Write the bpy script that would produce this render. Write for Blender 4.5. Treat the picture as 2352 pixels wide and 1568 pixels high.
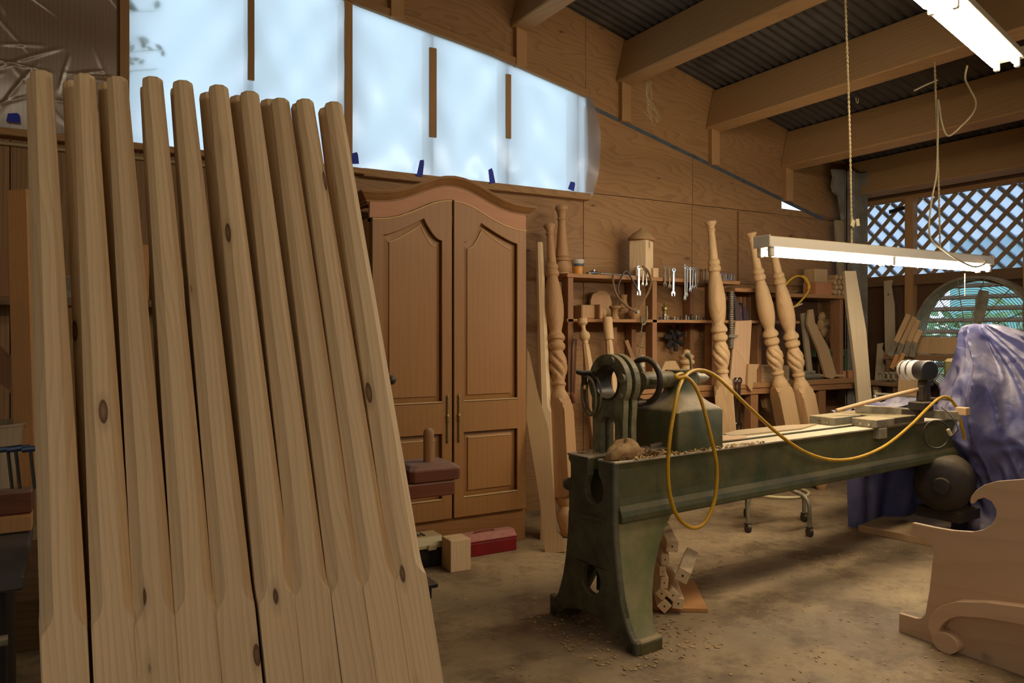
import bpy, bmesh, math, random
from mathutils import Matrix, Vector
from mathutils.geometry import tessellate_polygon

# ---------------------------------------------------------------- camera, world, exposure
for o in list(bpy.data.objects):
    bpy.data.objects.remove(o)
SC = bpy.context.scene
COL = SC.collection
FPX, CXP, HORIZ, TH, CAMZ = 1740.0, 1176.0, 760.0, math.radians(30.3), 1.30
S_, C_ = math.sin(TH), math.cos(TH)
cd = bpy.data.cameras.new('camera')
cam = bpy.data.objects.new('camera', cd)
COL.objects.link(cam)
cam.location = (0, 0, CAMZ)
cam.rotation_euler = (math.pi / 2, 0, -TH)
cd.sensor_width = 36.0
cd.lens = 36.0 * FPX / 2352.0
cd.shift_y = -(784.0 - HORIZ) / 2352.0
cd.clip_start = 0.02
cd.clip_end = 200
SC.camera = cam

world = bpy.data.worlds.new('overcast_sky')
SC.world = world
world.use_nodes = True
_bg = world.node_tree.nodes['Background']
_bg.inputs['Color'].default_value = (0.60, 0.79, 1.0, 1)
_bg.inputs['Strength'].default_value = 2.3

TUBE_WARM = (1.0, 0.89, 0.73)     # colour of the fluorescent tubes
TUBE_POWER = 62.0
SC.view_settings.view_transform = 'Standard'
SC.view_settings.look = 'None'
SC.view_settings.gamma = 1.0
SC.view_settings.use_curve_mapping = False
SC.view_settings.exposure = 0.0
SC.cycles.use_light_tree = False
SC.cycles.use_denoising = True
SC.cycles.use_adaptive_sampling = True
SC.cycles.adaptive_threshold = 0.1
SC.cycles.max_bounces = 6
SC.cycles.diffuse_bounces = 3
SC.cycles.glossy_bounces = 2
SC.cycles.transparent_max_bounces = 10
SC.cycles.transmission_bounces = 5
SC.cycles.sample_clamp_indirect = 6.0
SC.cycles.caustics_reflective = False
SC.cycles.caustics_refractive = False

# ---------------------------------------------------------------- helpers
def P(px, py, X=None, Y=None, Z=None, t=None, pl=None):
    """where the sight line of a photograph pixel meets a plane of the room"""
    u = (px - CXP) / FPX
    d = Vector((S_ + C_ * u, C_ - S_ * u, (HORIZ - py) / FPX))
    if X is not None: t = X / d.x
    elif Y is not None: t = Y / d.y
    elif Z is not None: t = (Z - CAMZ) / d.z
    elif pl is not None:
        p0, n = pl
        t = (Vector(p0) - Vector((0, 0, CAMZ))).dot(Vector(n)) / d.dot(Vector(n))
    return Vector((0, 0, CAMZ)) + d * t

MATS = {}
TREE = {}      # object name -> its world matrix, for parts given in room coordinates

def thing(name, label, cat, loc=(0, 0, 0), rot=(0, 0, 0), group=None, kind=None, parent=None):
    o = bpy.data.objects.new(name, None)
    COL.objects.link(o)
    o.empty_display_size = 0.05
    o.location = loc
    o.rotation_euler = rot
    from mathutils import Euler
    TREE[o.name] = Matrix.Translation(Vector(loc)) @ Euler(rot).to_matrix().to_4x4()
    if parent is not None:
        o.parent = parent
    if label: o['label'] = label
    if cat: o['category'] = cat
    if group: o['group'] = group
    if kind: o['kind'] = kind
    return o

def tag(o, label=None, cat=None, group=None, kind=None):
    if label: o['label'] = label
    if cat: o['category'] = cat
    if group: o['group'] = group
    if kind: o['kind'] = kind
    return o

def frame(o, ez, ex=None):
    """matrix with origin o, local z along ez, local x near ex"""
    ez = Vector(ez).normalized()
    if ex is None:
        ex = Vector((1, 0, 0)) if abs(ez.x) < 0.9 else Vector((0, 1, 0))
    ex = Vector(ex)
    ex = (ex - ez * ex.dot(ez)).normalized()
    ey = ez.cross(ex)
    m = Matrix((ex, ey, ez)).transposed().to_4x4()
    m.translation = Vector(o)
    return m

class MB:
    def __init__(s):
        s.v = []; s.f = []
    def add(s, vs, fs, M=None):
        b = len(s.v)
        s.v += [tuple(M @ Vector(p)) if M is not None else tuple(p) for p in vs]
        s.f += [tuple(i + b for i in f) for f in fs]
        return s
    def box(s, c, size, M=None, R=None):
        x, y, z = size[0] / 2, size[1] / 2, size[2] / 2
        vs = [Vector((a * x, b * y, g * z)) for g in (-1, 1) for b in (-1, 1) for a in (-1, 1)]
        if R is not None: vs = [R @ p for p in vs]
        vs = [p + Vector(c) for p in vs]
        return s.add(vs, [(0, 2, 3, 1), (4, 5, 7, 6), (0, 1, 5, 4), (2, 6, 7, 3), (0, 4, 6, 2), (1, 3, 7, 5)], M)
    def bar(s, p0, p1, w, h, ex=None):
        """rectangular bar from p0 to p1, w along ex"""
        p0, p1 = Vector(p0), Vector(p1)
        return s.box((0, 0, (p1 - p0).length / 2), (w, h, (p1 - p0).length), frame(p0, p1 - p0, ex))
    def plate(s, outer, d, holes=(), M=None):
        """flat polygon (with holes) in local x,y given thickness d along local z"""
        loops = [list(outer)] + [list(h) for h in holes]
        tri = tessellate_polygon([[Vector((a, b, 0)) for a, b in l] for l in loops])
        pts = [q for l in loops for q in l]
        n = len(pts)
        vs = [(a, b, 0) for a, b in pts] + [(a, b, d) for a, b in pts]
        fs = [tuple(t) for t in tri] + [tuple(i + n for i in reversed(t)) for t in tri]
        k = 0
        for l in loops:
            m = len(l)
            for i in range(m):
                j = (i + 1) % m
                fs.append((k + i, k + j, k + j + n, k + i + n))
            k += m
        return s.add(vs, fs, M)
    def tube(s, path, r, n=8, cap=True, closed=False):
        path = [Vector(p) for p in path]
        m = len(path)
        rr = r if isinstance(r, (list, tuple)) else [r] * m
        vs, fs = [], []
        prev = None
        for i, p in enumerate(path):
            if closed: tg = path[(i + 1) % m] - path[i - 1]
            else: tg = path[min(i + 1, m - 1)] - path[max(i - 1, 0)]
            tg.normalize()
            if prev is None:
                a = Vector((0, 0, 1)) if abs(tg.z) < 0.9 else Vector((1, 0, 0))
                prev = (a - tg * a.dot(tg)).normalized()
            else:
                prev = (prev - tg * prev.dot(tg))
                if prev.length < 1e-6: prev = tg.orthogonal()
                prev.normalize()
            b = tg.cross(prev)
            for k in range(n):
                a = 2 * math.pi * k / n
                vs.append(p + (prev * math.cos(a) + b * math.sin(a)) * rr[i])
        for i in range(m if closed else m - 1):
            for k in range(n):
                i2 = (i + 1) % m
                fs.append((i * n + k, i * n + (k + 1) % n, i2 * n + (k + 1) % n, i2 * n + k))
        if cap and not closed:
            fs.append(tuple(range(n - 1, -1, -1)))
            fs.append(tuple((m - 1) * n + k for k in range(n)))
        return s.add(vs, fs)
    def cyl(s, p0, p1, r0, r1=None, n=16):
        return s.tube([p0, p1], [r0, r0 if r1 is None else r1], n)
    def rev(s, prof, n=24, M=None, twist=None):
        """solid of revolution: prof = [(r, z)]"""
        vs, fs = [], []
        for i, (r, z) in enumerate(prof):
            for k in range(n):
                a = 2 * math.pi * k / n
                q = r * (twist(i, z, a) if twist else 1.0)
                vs.append((q * math.cos(a), q * math.sin(a), z))
        for i in range(len(prof) - 1):
            for k in range(n):
                fs.append((i * n + k, i * n + (k + 1) % n, (i + 1) * n + (k + 1) % n, (i + 1) * n + k))
        fs.append(tuple(range(n - 1, -1, -1)))
        fs.append(tuple((len(prof) - 1) * n + k for k in range(n)))
        return s.add(vs, fs, M)
    def rings(s, rows, close=True, cap=True):
        """loft through rows of equal point counts"""
        n = len(rows[0]); vs = [p for r in rows for p in r]; fs = []
        for i in range(len(rows) - 1):
            for k in range(n if close else n - 1):
                fs.append((i * n + k, i * n + (k + 1) % n, (i + 1) * n + (k + 1) % n, (i + 1) * n + k))
        if cap:
            fs.append(tuple(range(n - 1, -1, -1)))
            fs.append(tuple((len(rows) - 1) * n + k for k in range(n)))
        return s.add(vs, fs)
    def build(s, name, mat, parent=None, world=False, smooth=None, bevel=0.0, at=None, segs=1):
        """ONE mesh object; world=True: points are room coordinates; at: own transform for a top-level mesh"""
        me = bpy.data.meshes.new(name)
        vs = s.v
        if parent is not None and world:
            inv = TREE[parent.name].inverted()
            vs = [inv @ Vector(p) for p in vs]
        elif at is not None and world:
            inv = at.inverted()
            vs = [inv @ Vector(p) for p in vs]
        me.from_pydata([tuple(p) for p in vs], [], s.f)
        bm = bmesh.new(); bm.from_mesh(me)
        bmesh.ops.recalc_face_normals(bm, faces=bm.faces)
        bm.to_mesh(me); bm.free()
        if smooth is not None:
            me.polygons.foreach_set('use_smooth', [True] * len(me.polygons))
            if smooth < 179: me.set_sharp_from_angle(angle=math.radians(smooth))
        me.materials.append(MATS[mat] if isinstance(mat, str) else mat)
        o = bpy.data.objects.new(name, me)
        COL.objects.link(o)
        TREE[o.name] = Matrix.Identity(4)
        if parent is not None:
            o.parent = parent
            TREE[o.name] = TREE[parent.name].copy()
        elif at is not None:
            o.matrix_world = at
            TREE[o.name] = at.copy()
        if bevel:
            b = o.modifiers.new('edge', 'BEVEL'); b.width = bevel; b.segments = segs
            b.limit_method = 'ANGLE'; b.angle_limit = math.radians(40)
        return o

def copy_tree(o, parent=None):
    c = o.copy(); COL.objects.link(c)
    if parent is not None: c.parent = parent
    for ch in [x for x in bpy.data.objects if x.parent == o]:
        copy_tree(ch, c)
    return c

def circ(cx, cy, r, n=24, ry=None, a0=0.0):
    return [(cx + r * math.cos(a0 + 2 * math.pi * k / n), cy + (ry or r) * math.sin(a0 + 2 * math.pi * k / n)) for k in range(n)]

def spline(pts, m=6):
    """Catmull-Rom through points of any dimension"""
    pts = [Vector(p) for p in pts]
    out = []
    for i in range(len(pts) - 1):
        p0, p1, p2, p3 = pts[max(i - 1, 0)], pts[i], pts[i + 1], pts[min(i + 2, len(pts) - 1)]
        for k in range(m):
            t = k / m
            out.append(0.5 * ((2 * p1) + (p2 - p0) * t + (2 * p0 - 5 * p1 + 4 * p2 - p3) * t * t + (3 * p1 - p0 - 3 * p2 + p3) * t ** 3))
    out.append(pts[-1])
    return out

# ---------------------------------------------------------------- materials
def lin(r, g, b):
    f = lambda c: (c / 255 / 12.92) if c / 255 <= 0.04045 else ((c / 255 + 0.055) / 1.055) ** 2.4
    return (f(r), f(g), f(b), 1)

class NT:
    def __init__(s, name):
        s.m = bpy.data.materials.new(name); s.m.use_nodes = True
        s.t = s.m.node_tree; s.t.nodes.clear()
        MATS[name] = s.m
        s.out = s.n('ShaderNodeOutputMaterial')
    def n(s, kind, **kw):
        q = s.t.nodes.new(kind)
        for k, v in kw.items():
            if k.startswith('i_'):
                q.inputs[k[2:].replace('_', ' ')].default_value = v
            else: setattr(q, k, v)
        return q
    def l(s, a, b): s.t.links.new(a, b)
    def ramp(s, fac, stops):
        r = s.n('ShaderNodeValToRGB')
        e = r.color_ramp.elements
        while len(e) < len(stops): e.new(0.5)
        for q, (p, c) in zip(e, stops): q.position = p; q.color = c
        s.l(fac, r.inputs['Fac']); return r.outputs['Color']
    def mix(s, fac, a, b, mode='MIX'):
        x = s.n('ShaderNodeMix', data_type='RGBA', blend_type=mode)
        for v, sock in ((fac, x.inputs[0]), (a, x.inputs[6]), (b, x.inputs[7])):
            if isinstance(v, (int, float, tuple)): sock.default_value = v
            else: s.l(v, sock)
        return x.outputs[2]
    def math(s, op, a, b=0.0):
        x = s.n('ShaderNodeMath', operation=op)
        for v, sock in ((a, x.inputs[0]), (b, x.inputs[1])):
            if isinstance(v, (int, float)): sock.default_value = v
            else: s.l(v, sock)
        return x.outputs[0]
    def coords(s, scale=(1, 1, 1), jitter=True, src='Object'):
        tc = s.n('ShaderNodeTexCoord')
        mp = s.n('ShaderNodeMapping'); mp.inputs['Scale'].default_value = scale
        s.l(tc.outputs[src], mp.inputs['Vector'])
        if jitter:
            oi = s.n('ShaderNodeObjectInfo')
            k = s.math('MULTIPLY', oi.outputs['Random'], 37.0)
            s.l(k, mp.inputs['Location'])
        return mp.outputs['Vector']
    def surf(s, col, rough=0.6, metal=0.0, bump=None, strength=0.2, dist=0.002, spec=0.35):
        b = s.n('ShaderNodeBsdfPrincipled')
        for v, nm in ((col, 'Base Color'), (rough, 'Roughness'), (metal, 'Metallic'), (spec, 'Specular IOR Level')):
            if isinstance(v, (int, float, tuple)): b.inputs[nm].default_value = v
            else: s.l(v, b.inputs[nm])
        if bump is not None:
            q = s.n('ShaderNodeBump'); q.inputs['Strength'].default_value = strength; q.inputs['Distance'].default_value = dist
            s.l(bump, q.inputs['Height']); s.l(q.outputs['Normal'], b.inputs['Normal'])
        s.l(b.outputs[0], s.out.inputs['Surface'])
        return b

def wood(name, c0, c1, axis='Z', ring=9.0, along=0.35, rough=0.62, knots=0.0, contrast=1.0, dust=0.0, dustcol=(190, 160, 115), vary=0.16, fine=1.0, warp_=0.12):
    """procedural timber: stretched growth rings, fine fibre, optional knots and sawdust on upward faces"""
    q = NT(name)
    ax = 'XYZ'.index(axis)
    sc = [1.0, 1.0, 1.0]; sc[ax] = along * 0.4
    v = q.coords(tuple(sc))
    nz = q.n('ShaderNodeTexNoise'); nz.inputs['Scale'].default_value = 5.0; nz.inputs['Detail'].default_value = 2.0
    q.l(v, nz.inputs['Vector'])
    warp = q.n('ShaderNodeMix', data_type='RGBA', blend_type='ADD'); warp.inputs[0].default_value = warp_
    q.l(v, warp.inputs[6]); q.l(nz.outputs['Color'], warp.inputs[7])
    wv = q.n('ShaderNodeTexWave', wave_type='BANDS', bands_direction='DIAGONAL' if axis != 'Z' else 'X', wave_profile='SAW')
    wv.inputs['Scale'].default_value = ring * 3.0; wv.inputs['Distortion'].default_value = 2.2; wv.inputs['Detail'].default_value = 2.0
    wv.inputs['Detail Scale'].default_value = 1.4
    q.l(warp.outputs[2], wv.inputs['Vector'])
    sf = [150.0, 150.0, 150.0]; sf[ax] = 2.5
    vf = q.coords(tuple(sf))
    fb = q.n('ShaderNodeTexNoise'); fb.inputs['Scale'].default_value = 1.0; fb.inputs['Detail'].default_value = 3.0
    q.l(vf, fb.inputs['Vector'])
    rings = q.ramp(wv.outputs['Fac'], [(0.0, (0, 0, 0, 1)), (0.55, (0.22 * contrast,) * 3 + (1,)), (0.9, (min(1, 0.75 * contrast),) * 3 + (1,)), (1.0, (0.1, 0.1, 0.1, 1))])
    fac = q.math('ADD', q.math('MULTIPLY', rings, 0.62), q.math('MULTIPLY', q.math('SUBTRACT', fb.outputs['Fac'], 0.35), 0.55 * fine))
    col = q.ramp(fac, [(0.0, c0), (1.0, c1)])
    big = q.n('ShaderNodeTexNoise'); big.inputs['Scale'].default_value = 1.3; big.inputs['Detail'].default_value = 1.0
    q.l(v, big.inputs['Vector'])
    oi = q.n('ShaderNodeObjectInfo')
    val = q.math('ADD', 1.0 - vary, q.math('MULTIPLY', q.math('ADD', oi.outputs['Random'], big.outputs['Fac']), vary))
    hs = q.n('ShaderNodeHueSaturation'); q.l(val, hs.inputs['Value']); q.l(col, hs.inputs['Color'])
    col = hs.outputs['Color']
    if knots:
        sk = [13.0, 13.0, 13.0]; sk[ax] = 4.2
        vk = q.coords(tuple(sk))
        vo = q.n('ShaderNodeTexVoronoi'); vo.inputs['Scale'].default_value = 1.0
        q.l(vk, vo.inputs['Vector'])
        sel = q.math('GREATER_THAN', q.n_sep(vo.outputs['Color']), 1.0 - knots)
        kd = q.ramp(vo.outputs['Distance'], [(0.0, (0.7, 0.7, 0.7, 1)), (0.07, (0.85, 0.85, 0.85, 1)), (0.105, (1, 1, 1, 1)), (0.125, (0.22, 0.22, 0.22, 1)), (0.24, (0, 0, 0, 1))])
        col = q.mix(q.math('MULTIPLY', kd, sel), col, lin(92, 58, 34))
    if dust:
        g = q.n('ShaderNodeNewGeometry'); sx = q.n('ShaderNodeSeparateXYZ')
        q.l(g.outputs['Normal'], sx.inputs[0])
        dn = q.n('ShaderNodeTexNoise'); dn.inputs['Scale'].default_value = 18.0
        up = q.ramp(sx.outputs['Z'], [(0.25, (0, 0, 0, 1)), (0.85, (1, 1, 1, 1))])
        col = q.mix(q.math('MULTIPLY', up, q.math('MULTIPLY', q.math('ADD', dn.outputs['Fac'], 0.45), dust)), col, lin(*dustcol))
    q.surf(col, rough)
    return q.m

def _sep(self, c):
    x = self.n('ShaderNodeSeparateColor'); self.l(c, x.inputs[0]); return x.outputs[0]
NT.n_sep = _sep

def plain(name, c, rough=0.5, metal=0.0, c2=None, scale=8.0, dust=0.0, dustcol=(176, 150, 108), bump=0.0, spec=0.4, lo=0.35, hi=0.65, thr=(0.35, 0.9)):
    """paint, metal or plastic with patchy wear and sawdust on upward faces"""
    q = NT(name)
    col = c
    v = q.coords((1, 1, 1))
    nz = q.n('ShaderNodeTexNoise'); nz.inputs['Scale'].default_value = scale; nz.inputs['Detail'].default_value = 5.0; nz.inputs['Roughness'].default_value = 0.65
    q.l(v, nz.inputs['Vector'])
    if c2 is not None:
        col = q.ramp(nz.outputs['Fac'], [(lo, c), (hi, c2)])
    if dust:
        g = q.n('ShaderNodeNewGeometry'); sx = q.n('ShaderNodeSeparateXYZ')
        q.l(g.outputs['Normal'], sx.inputs[0])
        dn = q.n('ShaderNodeTexNoise'); dn.inputs['Scale'].default_value = 25.0; dn.inputs['Detail'].default_value = 3.0
        q.l(v, dn.inputs['Vector'])
        up = q.ramp(sx.outputs['Z'], [(thr[0], (0, 0, 0, 1)), (thr[1], (1, 1, 1, 1))])
        col = q.mix(q.math('MINIMUM', q.math('MULTIPLY', up, q.math('MULTIPLY', q.math('ADD', dn.outputs['Fac'], 0.5), dust)), 1.0), col, lin(*dustcol))
    q.surf(col, rough, metal, bump=nz.outputs['Fac'] if bump else None, strength=bump, dist=0.004, spec=spec)
    return q.m

def glow(name, c, power):
    q = NT(name)
    e = q.n('ShaderNodeEmission'); e.inputs['Color'].default_value = tuple(c) + (1,); e.inputs['Strength'].default_value = power
    q.l(e.outputs[0], q.out.inputs['Surface'])

# timber kinds
wood('pine', lin(226, 196, 150), lin(190, 148, 98), 'Z', ring=7, knots=0.34, contrast=0.75, vary=0.12, along=0.5)
wood('pine_x', lin(206, 170, 122), lin(160, 114, 66), 'X', ring=8, contrast=0.8)
wood('pine_y', lin(206, 170, 122), lin(160, 114, 66), 'Y', ring=8, contrast=0.8)
wood('turned', lin(208, 170, 120), lin(164, 120, 72), 'Z', ring=7, contrast=0.7, dust=0.25)
wood('turned_old', lin(176, 134, 88), lin(130, 90, 54), 'Z', ring=7, contrast=0.7, dust=0.45)
wood('ply', lin(156, 115, 70), lin(112, 77, 44), 'X', ring=4.0, along=0.6, contrast=0.9, fine=0.5, warp_=0.3, knots=0.05)
wood('ply_v', lin(152, 114, 70), lin(98, 68, 40), 'Z', ring=5, along=0.3, contrast=1.1, fine=0.8)
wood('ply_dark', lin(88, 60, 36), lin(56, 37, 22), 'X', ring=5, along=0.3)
wood('beam', lin(176, 136, 88), lin(140, 104, 64), 'Y', ring=6, along=0.3, contrast=0.6, dust=0.0)
wood('stud', lin(176, 132, 84), lin(130, 94, 56), 'Z', ring=7, contrast=0.6)
wood('stud_x', lin(160, 118, 72), lin(112, 78, 44), 'X', ring=7, contrast=0.6, dust=0.3)
wood('shelf', lin(164, 116, 70), lin(118, 78, 44), 'X', ring=7, contrast=0.6, dust=0.6, dustcol=(170, 134, 90))
wood('shelf_z', lin(150, 104, 64), lin(108, 70, 42), 'Z', ring=7, contrast=0.6, dust=0.4, dustcol=(170, 134, 90))
wood('armoire', lin(156, 110, 60), lin(120, 80, 40), 'Z', ring=3, along=0.3, contrast=0.4, rough=0.48, fine=0.7, dust=1.0, dustcol=(196, 158, 100))
wood('armoire_x', lin(150, 104, 58), lin(112, 74, 38), 'X', ring=5, along=0.3, contrast=0.6, rough=0.48, fine=0.6, dust=0.75, dustcol=(196, 158, 100))
wood('armoire_top', lin(178, 120, 74), lin(156, 98, 58), 'X', ring=3, along=0.3, contrast=0.4, rough=0.5, fine=0.4, dust=0.75, dustcol=(196, 158, 100))
wood('redwood', lin(122, 70, 44), lin(88, 44, 28), 'X', ring=5, contrast=0.6, dust=0.8, dustcol=(158, 122, 100))
wood('board_dusty', lin(186, 150, 104), lin(140, 104, 66), 'Z', ring=6, contrast=0.5, dust=0.5)
wood('grey_board', lin(160, 140, 108), lin(120, 100, 72), 'Z', ring=6, contrast=0.5, dust=0.3)
wood('birch', lin(206, 170, 130), lin(182, 144, 104), 'Y', ring=2.2, along=0.35, contrast=0.6, fine=0.5)
wood('birch_z', lin(196, 158, 118), lin(172, 132, 94), 'Z', ring=2.2, along=0.35, contrast=0.6, fine=0.5)
wood('orange_board', lin(196, 142, 84), lin(164, 110, 60), 'Z', ring=6, contrast=0.6)
wood('old_board', lin(120, 90, 58), lin(78, 54, 34), 'X', ring=6, contrast=0.8, dust=0.5)
wood('pale_line', lin(206, 168, 112), lin(180, 138, 84), 'X', ring=4, contrast=0.4)  # pale wood; paints the edge highlights on the armoire doors
# paints, metals, plastics
plain('lathe_green', lin(58, 64, 34), 0.55, 0.0, lin(92, 84, 48), 7.0, dust=0.85, dustcol=(170, 144, 98), bump=0.12)
plain('lathe_end', lin(72, 68, 54), 0.6, 0.0, lin(100, 96, 70), 9.0, dust=0.5, dustcol=(140, 116, 80), bump=0.15)
plain('lathe_green_bright', lin(96, 104, 60), 0.55, 0.0, lin(138, 128, 86), 6.0, dust=0.5, dustcol=(156, 134, 92), bump=0.12)
plain('bed_steel', lin(160, 144, 116), 0.42, 0.1, lin(206, 190, 156), 5.0, dust=0.9, dustcol=(226, 206, 166))
plain('aluminium', lin(206, 202, 192), 0.35, 0.25)
plain('iron_dark', lin(48, 40, 32), 0.4, 0.1, lin(70, 60, 44), 10.0, dust=0.4)
plain('iron_green', lin(84, 78, 52), 0.5, 0.0, lin(140, 130, 94), 12.0, dust=0.5)
plain('steel', lin(176, 172, 160), 0.3, 0.9, lin(140, 134, 120), 20.0, dust=0.2)
plain('chrome', lin(206, 204, 198), 0.2, 1.0)
plain('steel_dull', lin(146, 136, 112), 0.5, 0.2, lin(112, 102, 80), 14.0, dust=0.8, dustcol=(186, 164, 122))
plain('brass', lin(150, 128, 70), 0.45, 0.7, dust=0.3)
plain('black_plastic', lin(24, 22, 22), 0.45, 0.0, lin(38, 34, 32), 10.0, dust=0.35, dustcol=(120, 104, 84))
plain('cream_plastic', lin(186, 168, 120), 0.5, 0.0, dust=0.3)
plain('red_paint', lin(140, 22, 26), 0.42, 0.0, lin(118, 18, 22), 8.0, dust=0.85, dustcol=(196, 140, 118))
plain('white_plastic', lin(190, 178, 152), 0.45, 0.0, dust=0.2)
plain('orange_label', lin(214, 130, 26), 0.5, 0.0)
plain('grey_label', lin(70, 74, 84), 0.5, 0.0)
plain('fixture_white', lin(190, 176, 150), 0.45, 0.0, dust=0.7, dustcol=(170, 144, 100))
plain('galvanised', lin(104, 110, 112), 0.5, 0.5, lin(84, 88, 92), 12.0)
plain('roof_metal', lin(92, 86, 78), 0.55, 0.35, lin(70, 64, 58), 3.0)
plain('grey_post', lin(140, 134, 120), 0.6, 0.0, lin(110, 100, 84), 6.0)
plain('yellow_hose', lin(200, 152, 20), 0.42, 0.0, lin(176, 128, 16), 14.0)
plain('rope', lin(170, 148, 104), 0.85)
plain('cord', lin(168, 150, 112), 0.6)
plain('blue_tape', lin(28, 44, 150), 0.6)
plain('rag', lin(182, 146, 98), 0.9, 0.0, lin(140, 106, 66), 30.0, bump=0.4)
plain('shavings', lin(200, 168, 118), 0.9, 0.0, lin(160, 118, 66), 60.0, bump=0.4)
plain('blackish', lin(30, 25, 21), 0.6, 0.0, lin(44, 36, 30), 6.0, dust=0.5, dustcol=(120, 104, 84))
plain('table_grey', lin(104, 98, 92), 0.4, 0.3, lin(82, 78, 74), 5.0)
plain('belt', lin(70, 54, 58), 0.8, 0.0, lin(84, 66, 66), 8.0)
plain('yellow_plastic', lin(206, 160, 36), 0.5, 0.0)
plain('green_paint', lin(58, 74, 46), 0.5, 0.0, lin(72, 84, 58), 8.0, dust=0.6)
plain('terracotta', lin(176, 116, 74), 0.7, 0.0, dust=0.4)
plain('motor_brown', lin(30, 22, 15), 0.6, 0.0, lin(46, 34, 22), 6.0, dust=0.25)
plain('clamp_blue', lin(70, 84, 110), 0.4, 0.5)
plain('leaf_green', lin(96, 140, 84), 0.5)
plain('leaf_lime', lin(120, 170, 70), 0.5)
plain('teal_sheet', lin(150, 210, 206), 0.6)
plain('ground_green', lin(96, 110, 70), 0.9)
glow('tube_glow', TUBE_WARM, TUBE_POWER)

def concrete():
    q = NT('concrete')
    v = q.coords((1, 1, 1), jitter=False)
    def nz(s, d=4.0, r=0.55):
        x = q.n('ShaderNodeTexNoise'); x.inputs['Scale'].default_value = s; x.inputs['Detail'].default_value = d; x.inputs['Roughness'].default_value = r
        q.l(v, x.inputs['Vector']); return x.outputs['Fac']
    base = q.ramp(nz(1.3, 6.0, 0.62), [(0.32, lin(132, 110, 82)), (0.5, lin(160, 136, 100)), (0.68, lin(180, 154, 112))])
    base = q.mix(q.ramp(nz(0.7, 3.0), [(0.52, (0, 0, 0, 1)), (0.66, (0.6, 0.6, 0.6, 1))]), base, lin(118, 104, 84))
    fl = q.ramp(nz(38.0, 2.0, 0.5), [(0.66, (0, 0, 0, 1)), (0.74, (0.55, 0.55, 0.55, 1))])
    base = q.mix(fl, base, lin(196, 162, 108))
    base = q.mix(q.ramp(nz(9.0, 6.0, 0.7), [(0.3, (0.35, 0.35, 0.35, 1)), (0.5, (0, 0, 0, 1))]), base, lin(110, 86, 60))
    base = q.mix(q.ramp(nz(2.3, 8.0, 0.75), [(0.40, (0.75, 0.75, 0.75, 1)), (0.52, (0, 0, 0, 1))]), base, lin(104, 84, 60))
    base = q.mix(q.ramp(nz(5.5, 8.0, 0.7), [(0.56, (0, 0, 0, 1)), (0.70, (0.4, 0.4, 0.4, 1))]), base, lin(184, 160, 120))
    q.surf(base, q.ramp(nz(3.0), [(0.3, (0.5,) * 3 + (1,)), (0.7, (0.75,) * 3 + (1,))]), bump=nz(14.0, 6.0), strength=0.1, dist=0.004, spec=0.3)
concrete()

def film(name, through, clear, wrinkle):
    """plastic sheeting: passes daylight as a soft glow, partly see-through, creased"""
    q = NT(name)
    v = q.coords((1, 1, 1), jitter=False)
    w1 = q.n('ShaderNodeTexNoise'); w1.inputs['Scale'].default_value = 3.0; w1.inputs['Detail'].default_value = 5.0; w1.inputs['Distortion'].default_value = 1.2
    q.l(v, w1.inputs['Vector'])
    bp = q.n('ShaderNodeBump'); bp.inputs['Strength'].default_value = wrinkle; bp.inputs['Distance'].default_value = 0.05
    q.l(w1.outputs['Fac'], bp.inputs['Height'])
    tr = q.n('ShaderNodeBsdfTranslucent'); tr.inputs['Color'].default_value = through
    df = q.n('ShaderNodeBsdfDiffuse'); df.inputs['Color'].default_value = (0.55, 0.6, 0.66, 1)
    gl = q.n('ShaderNodeBsdfGlossy'); gl.inputs['Roughness'].default_value = 0.25
    tp = q.n('ShaderNodeBsdfTransparent')
    for x in (tr, df, gl): q.l(bp.outputs[0], x.inputs['Normal'])
    def ms(f, a, b):
        x = q.n('ShaderNodeMixShader'); x.inputs[0].default_value = f
        q.l(a, x.inputs[1]); q.l(b, x.inputs[2]); return x.outputs[0]
    sh = ms(0.2, tr.outputs[0], df.outputs[0])
    sh = ms(0.06, sh, gl.outputs[0])
    sh = ms(clear, sh, tp.outputs[0])
    q.l(sh, q.out.inputs['Surface'])
film('film_frosted', (0.95, 0.98, 1.0, 1), 0.06, 0.06)
film('film_milky', (0.50, 0.56, 0.74, 1), 0.2, 0.1)

def clear_film():
    q = NT('film_clear')
    gl = q.n('ShaderNodeBsdfGlossy'); gl.inputs['Roughness'].default_value = 0.30; gl.inputs['Color'].default_value = (1, 0.95, 0.85, 1)
    df = q.n('ShaderNodeBsdfDiffuse'); df.inputs['Color'].default_value = (0.62, 0.52, 0.40, 1)
    tp = q.n('ShaderNodeBsdfTransparent')
    a = q.n('ShaderNodeMixShader'); a.inputs[0].default_value = 0.45
    q.l(gl.outputs[0], a.inputs[1]); q.l(df.outputs[0], a.inputs[2])
    b = q.n('ShaderNodeMixShader'); b.inputs[0].default_value = 0.70
    q.l(a.outputs[0], b.inputs[1]); q.l(tp.outputs[0], b.inputs[2])
    q.l(b.outputs[0], q.out.inputs['Surface'])
clear_film()

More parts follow.
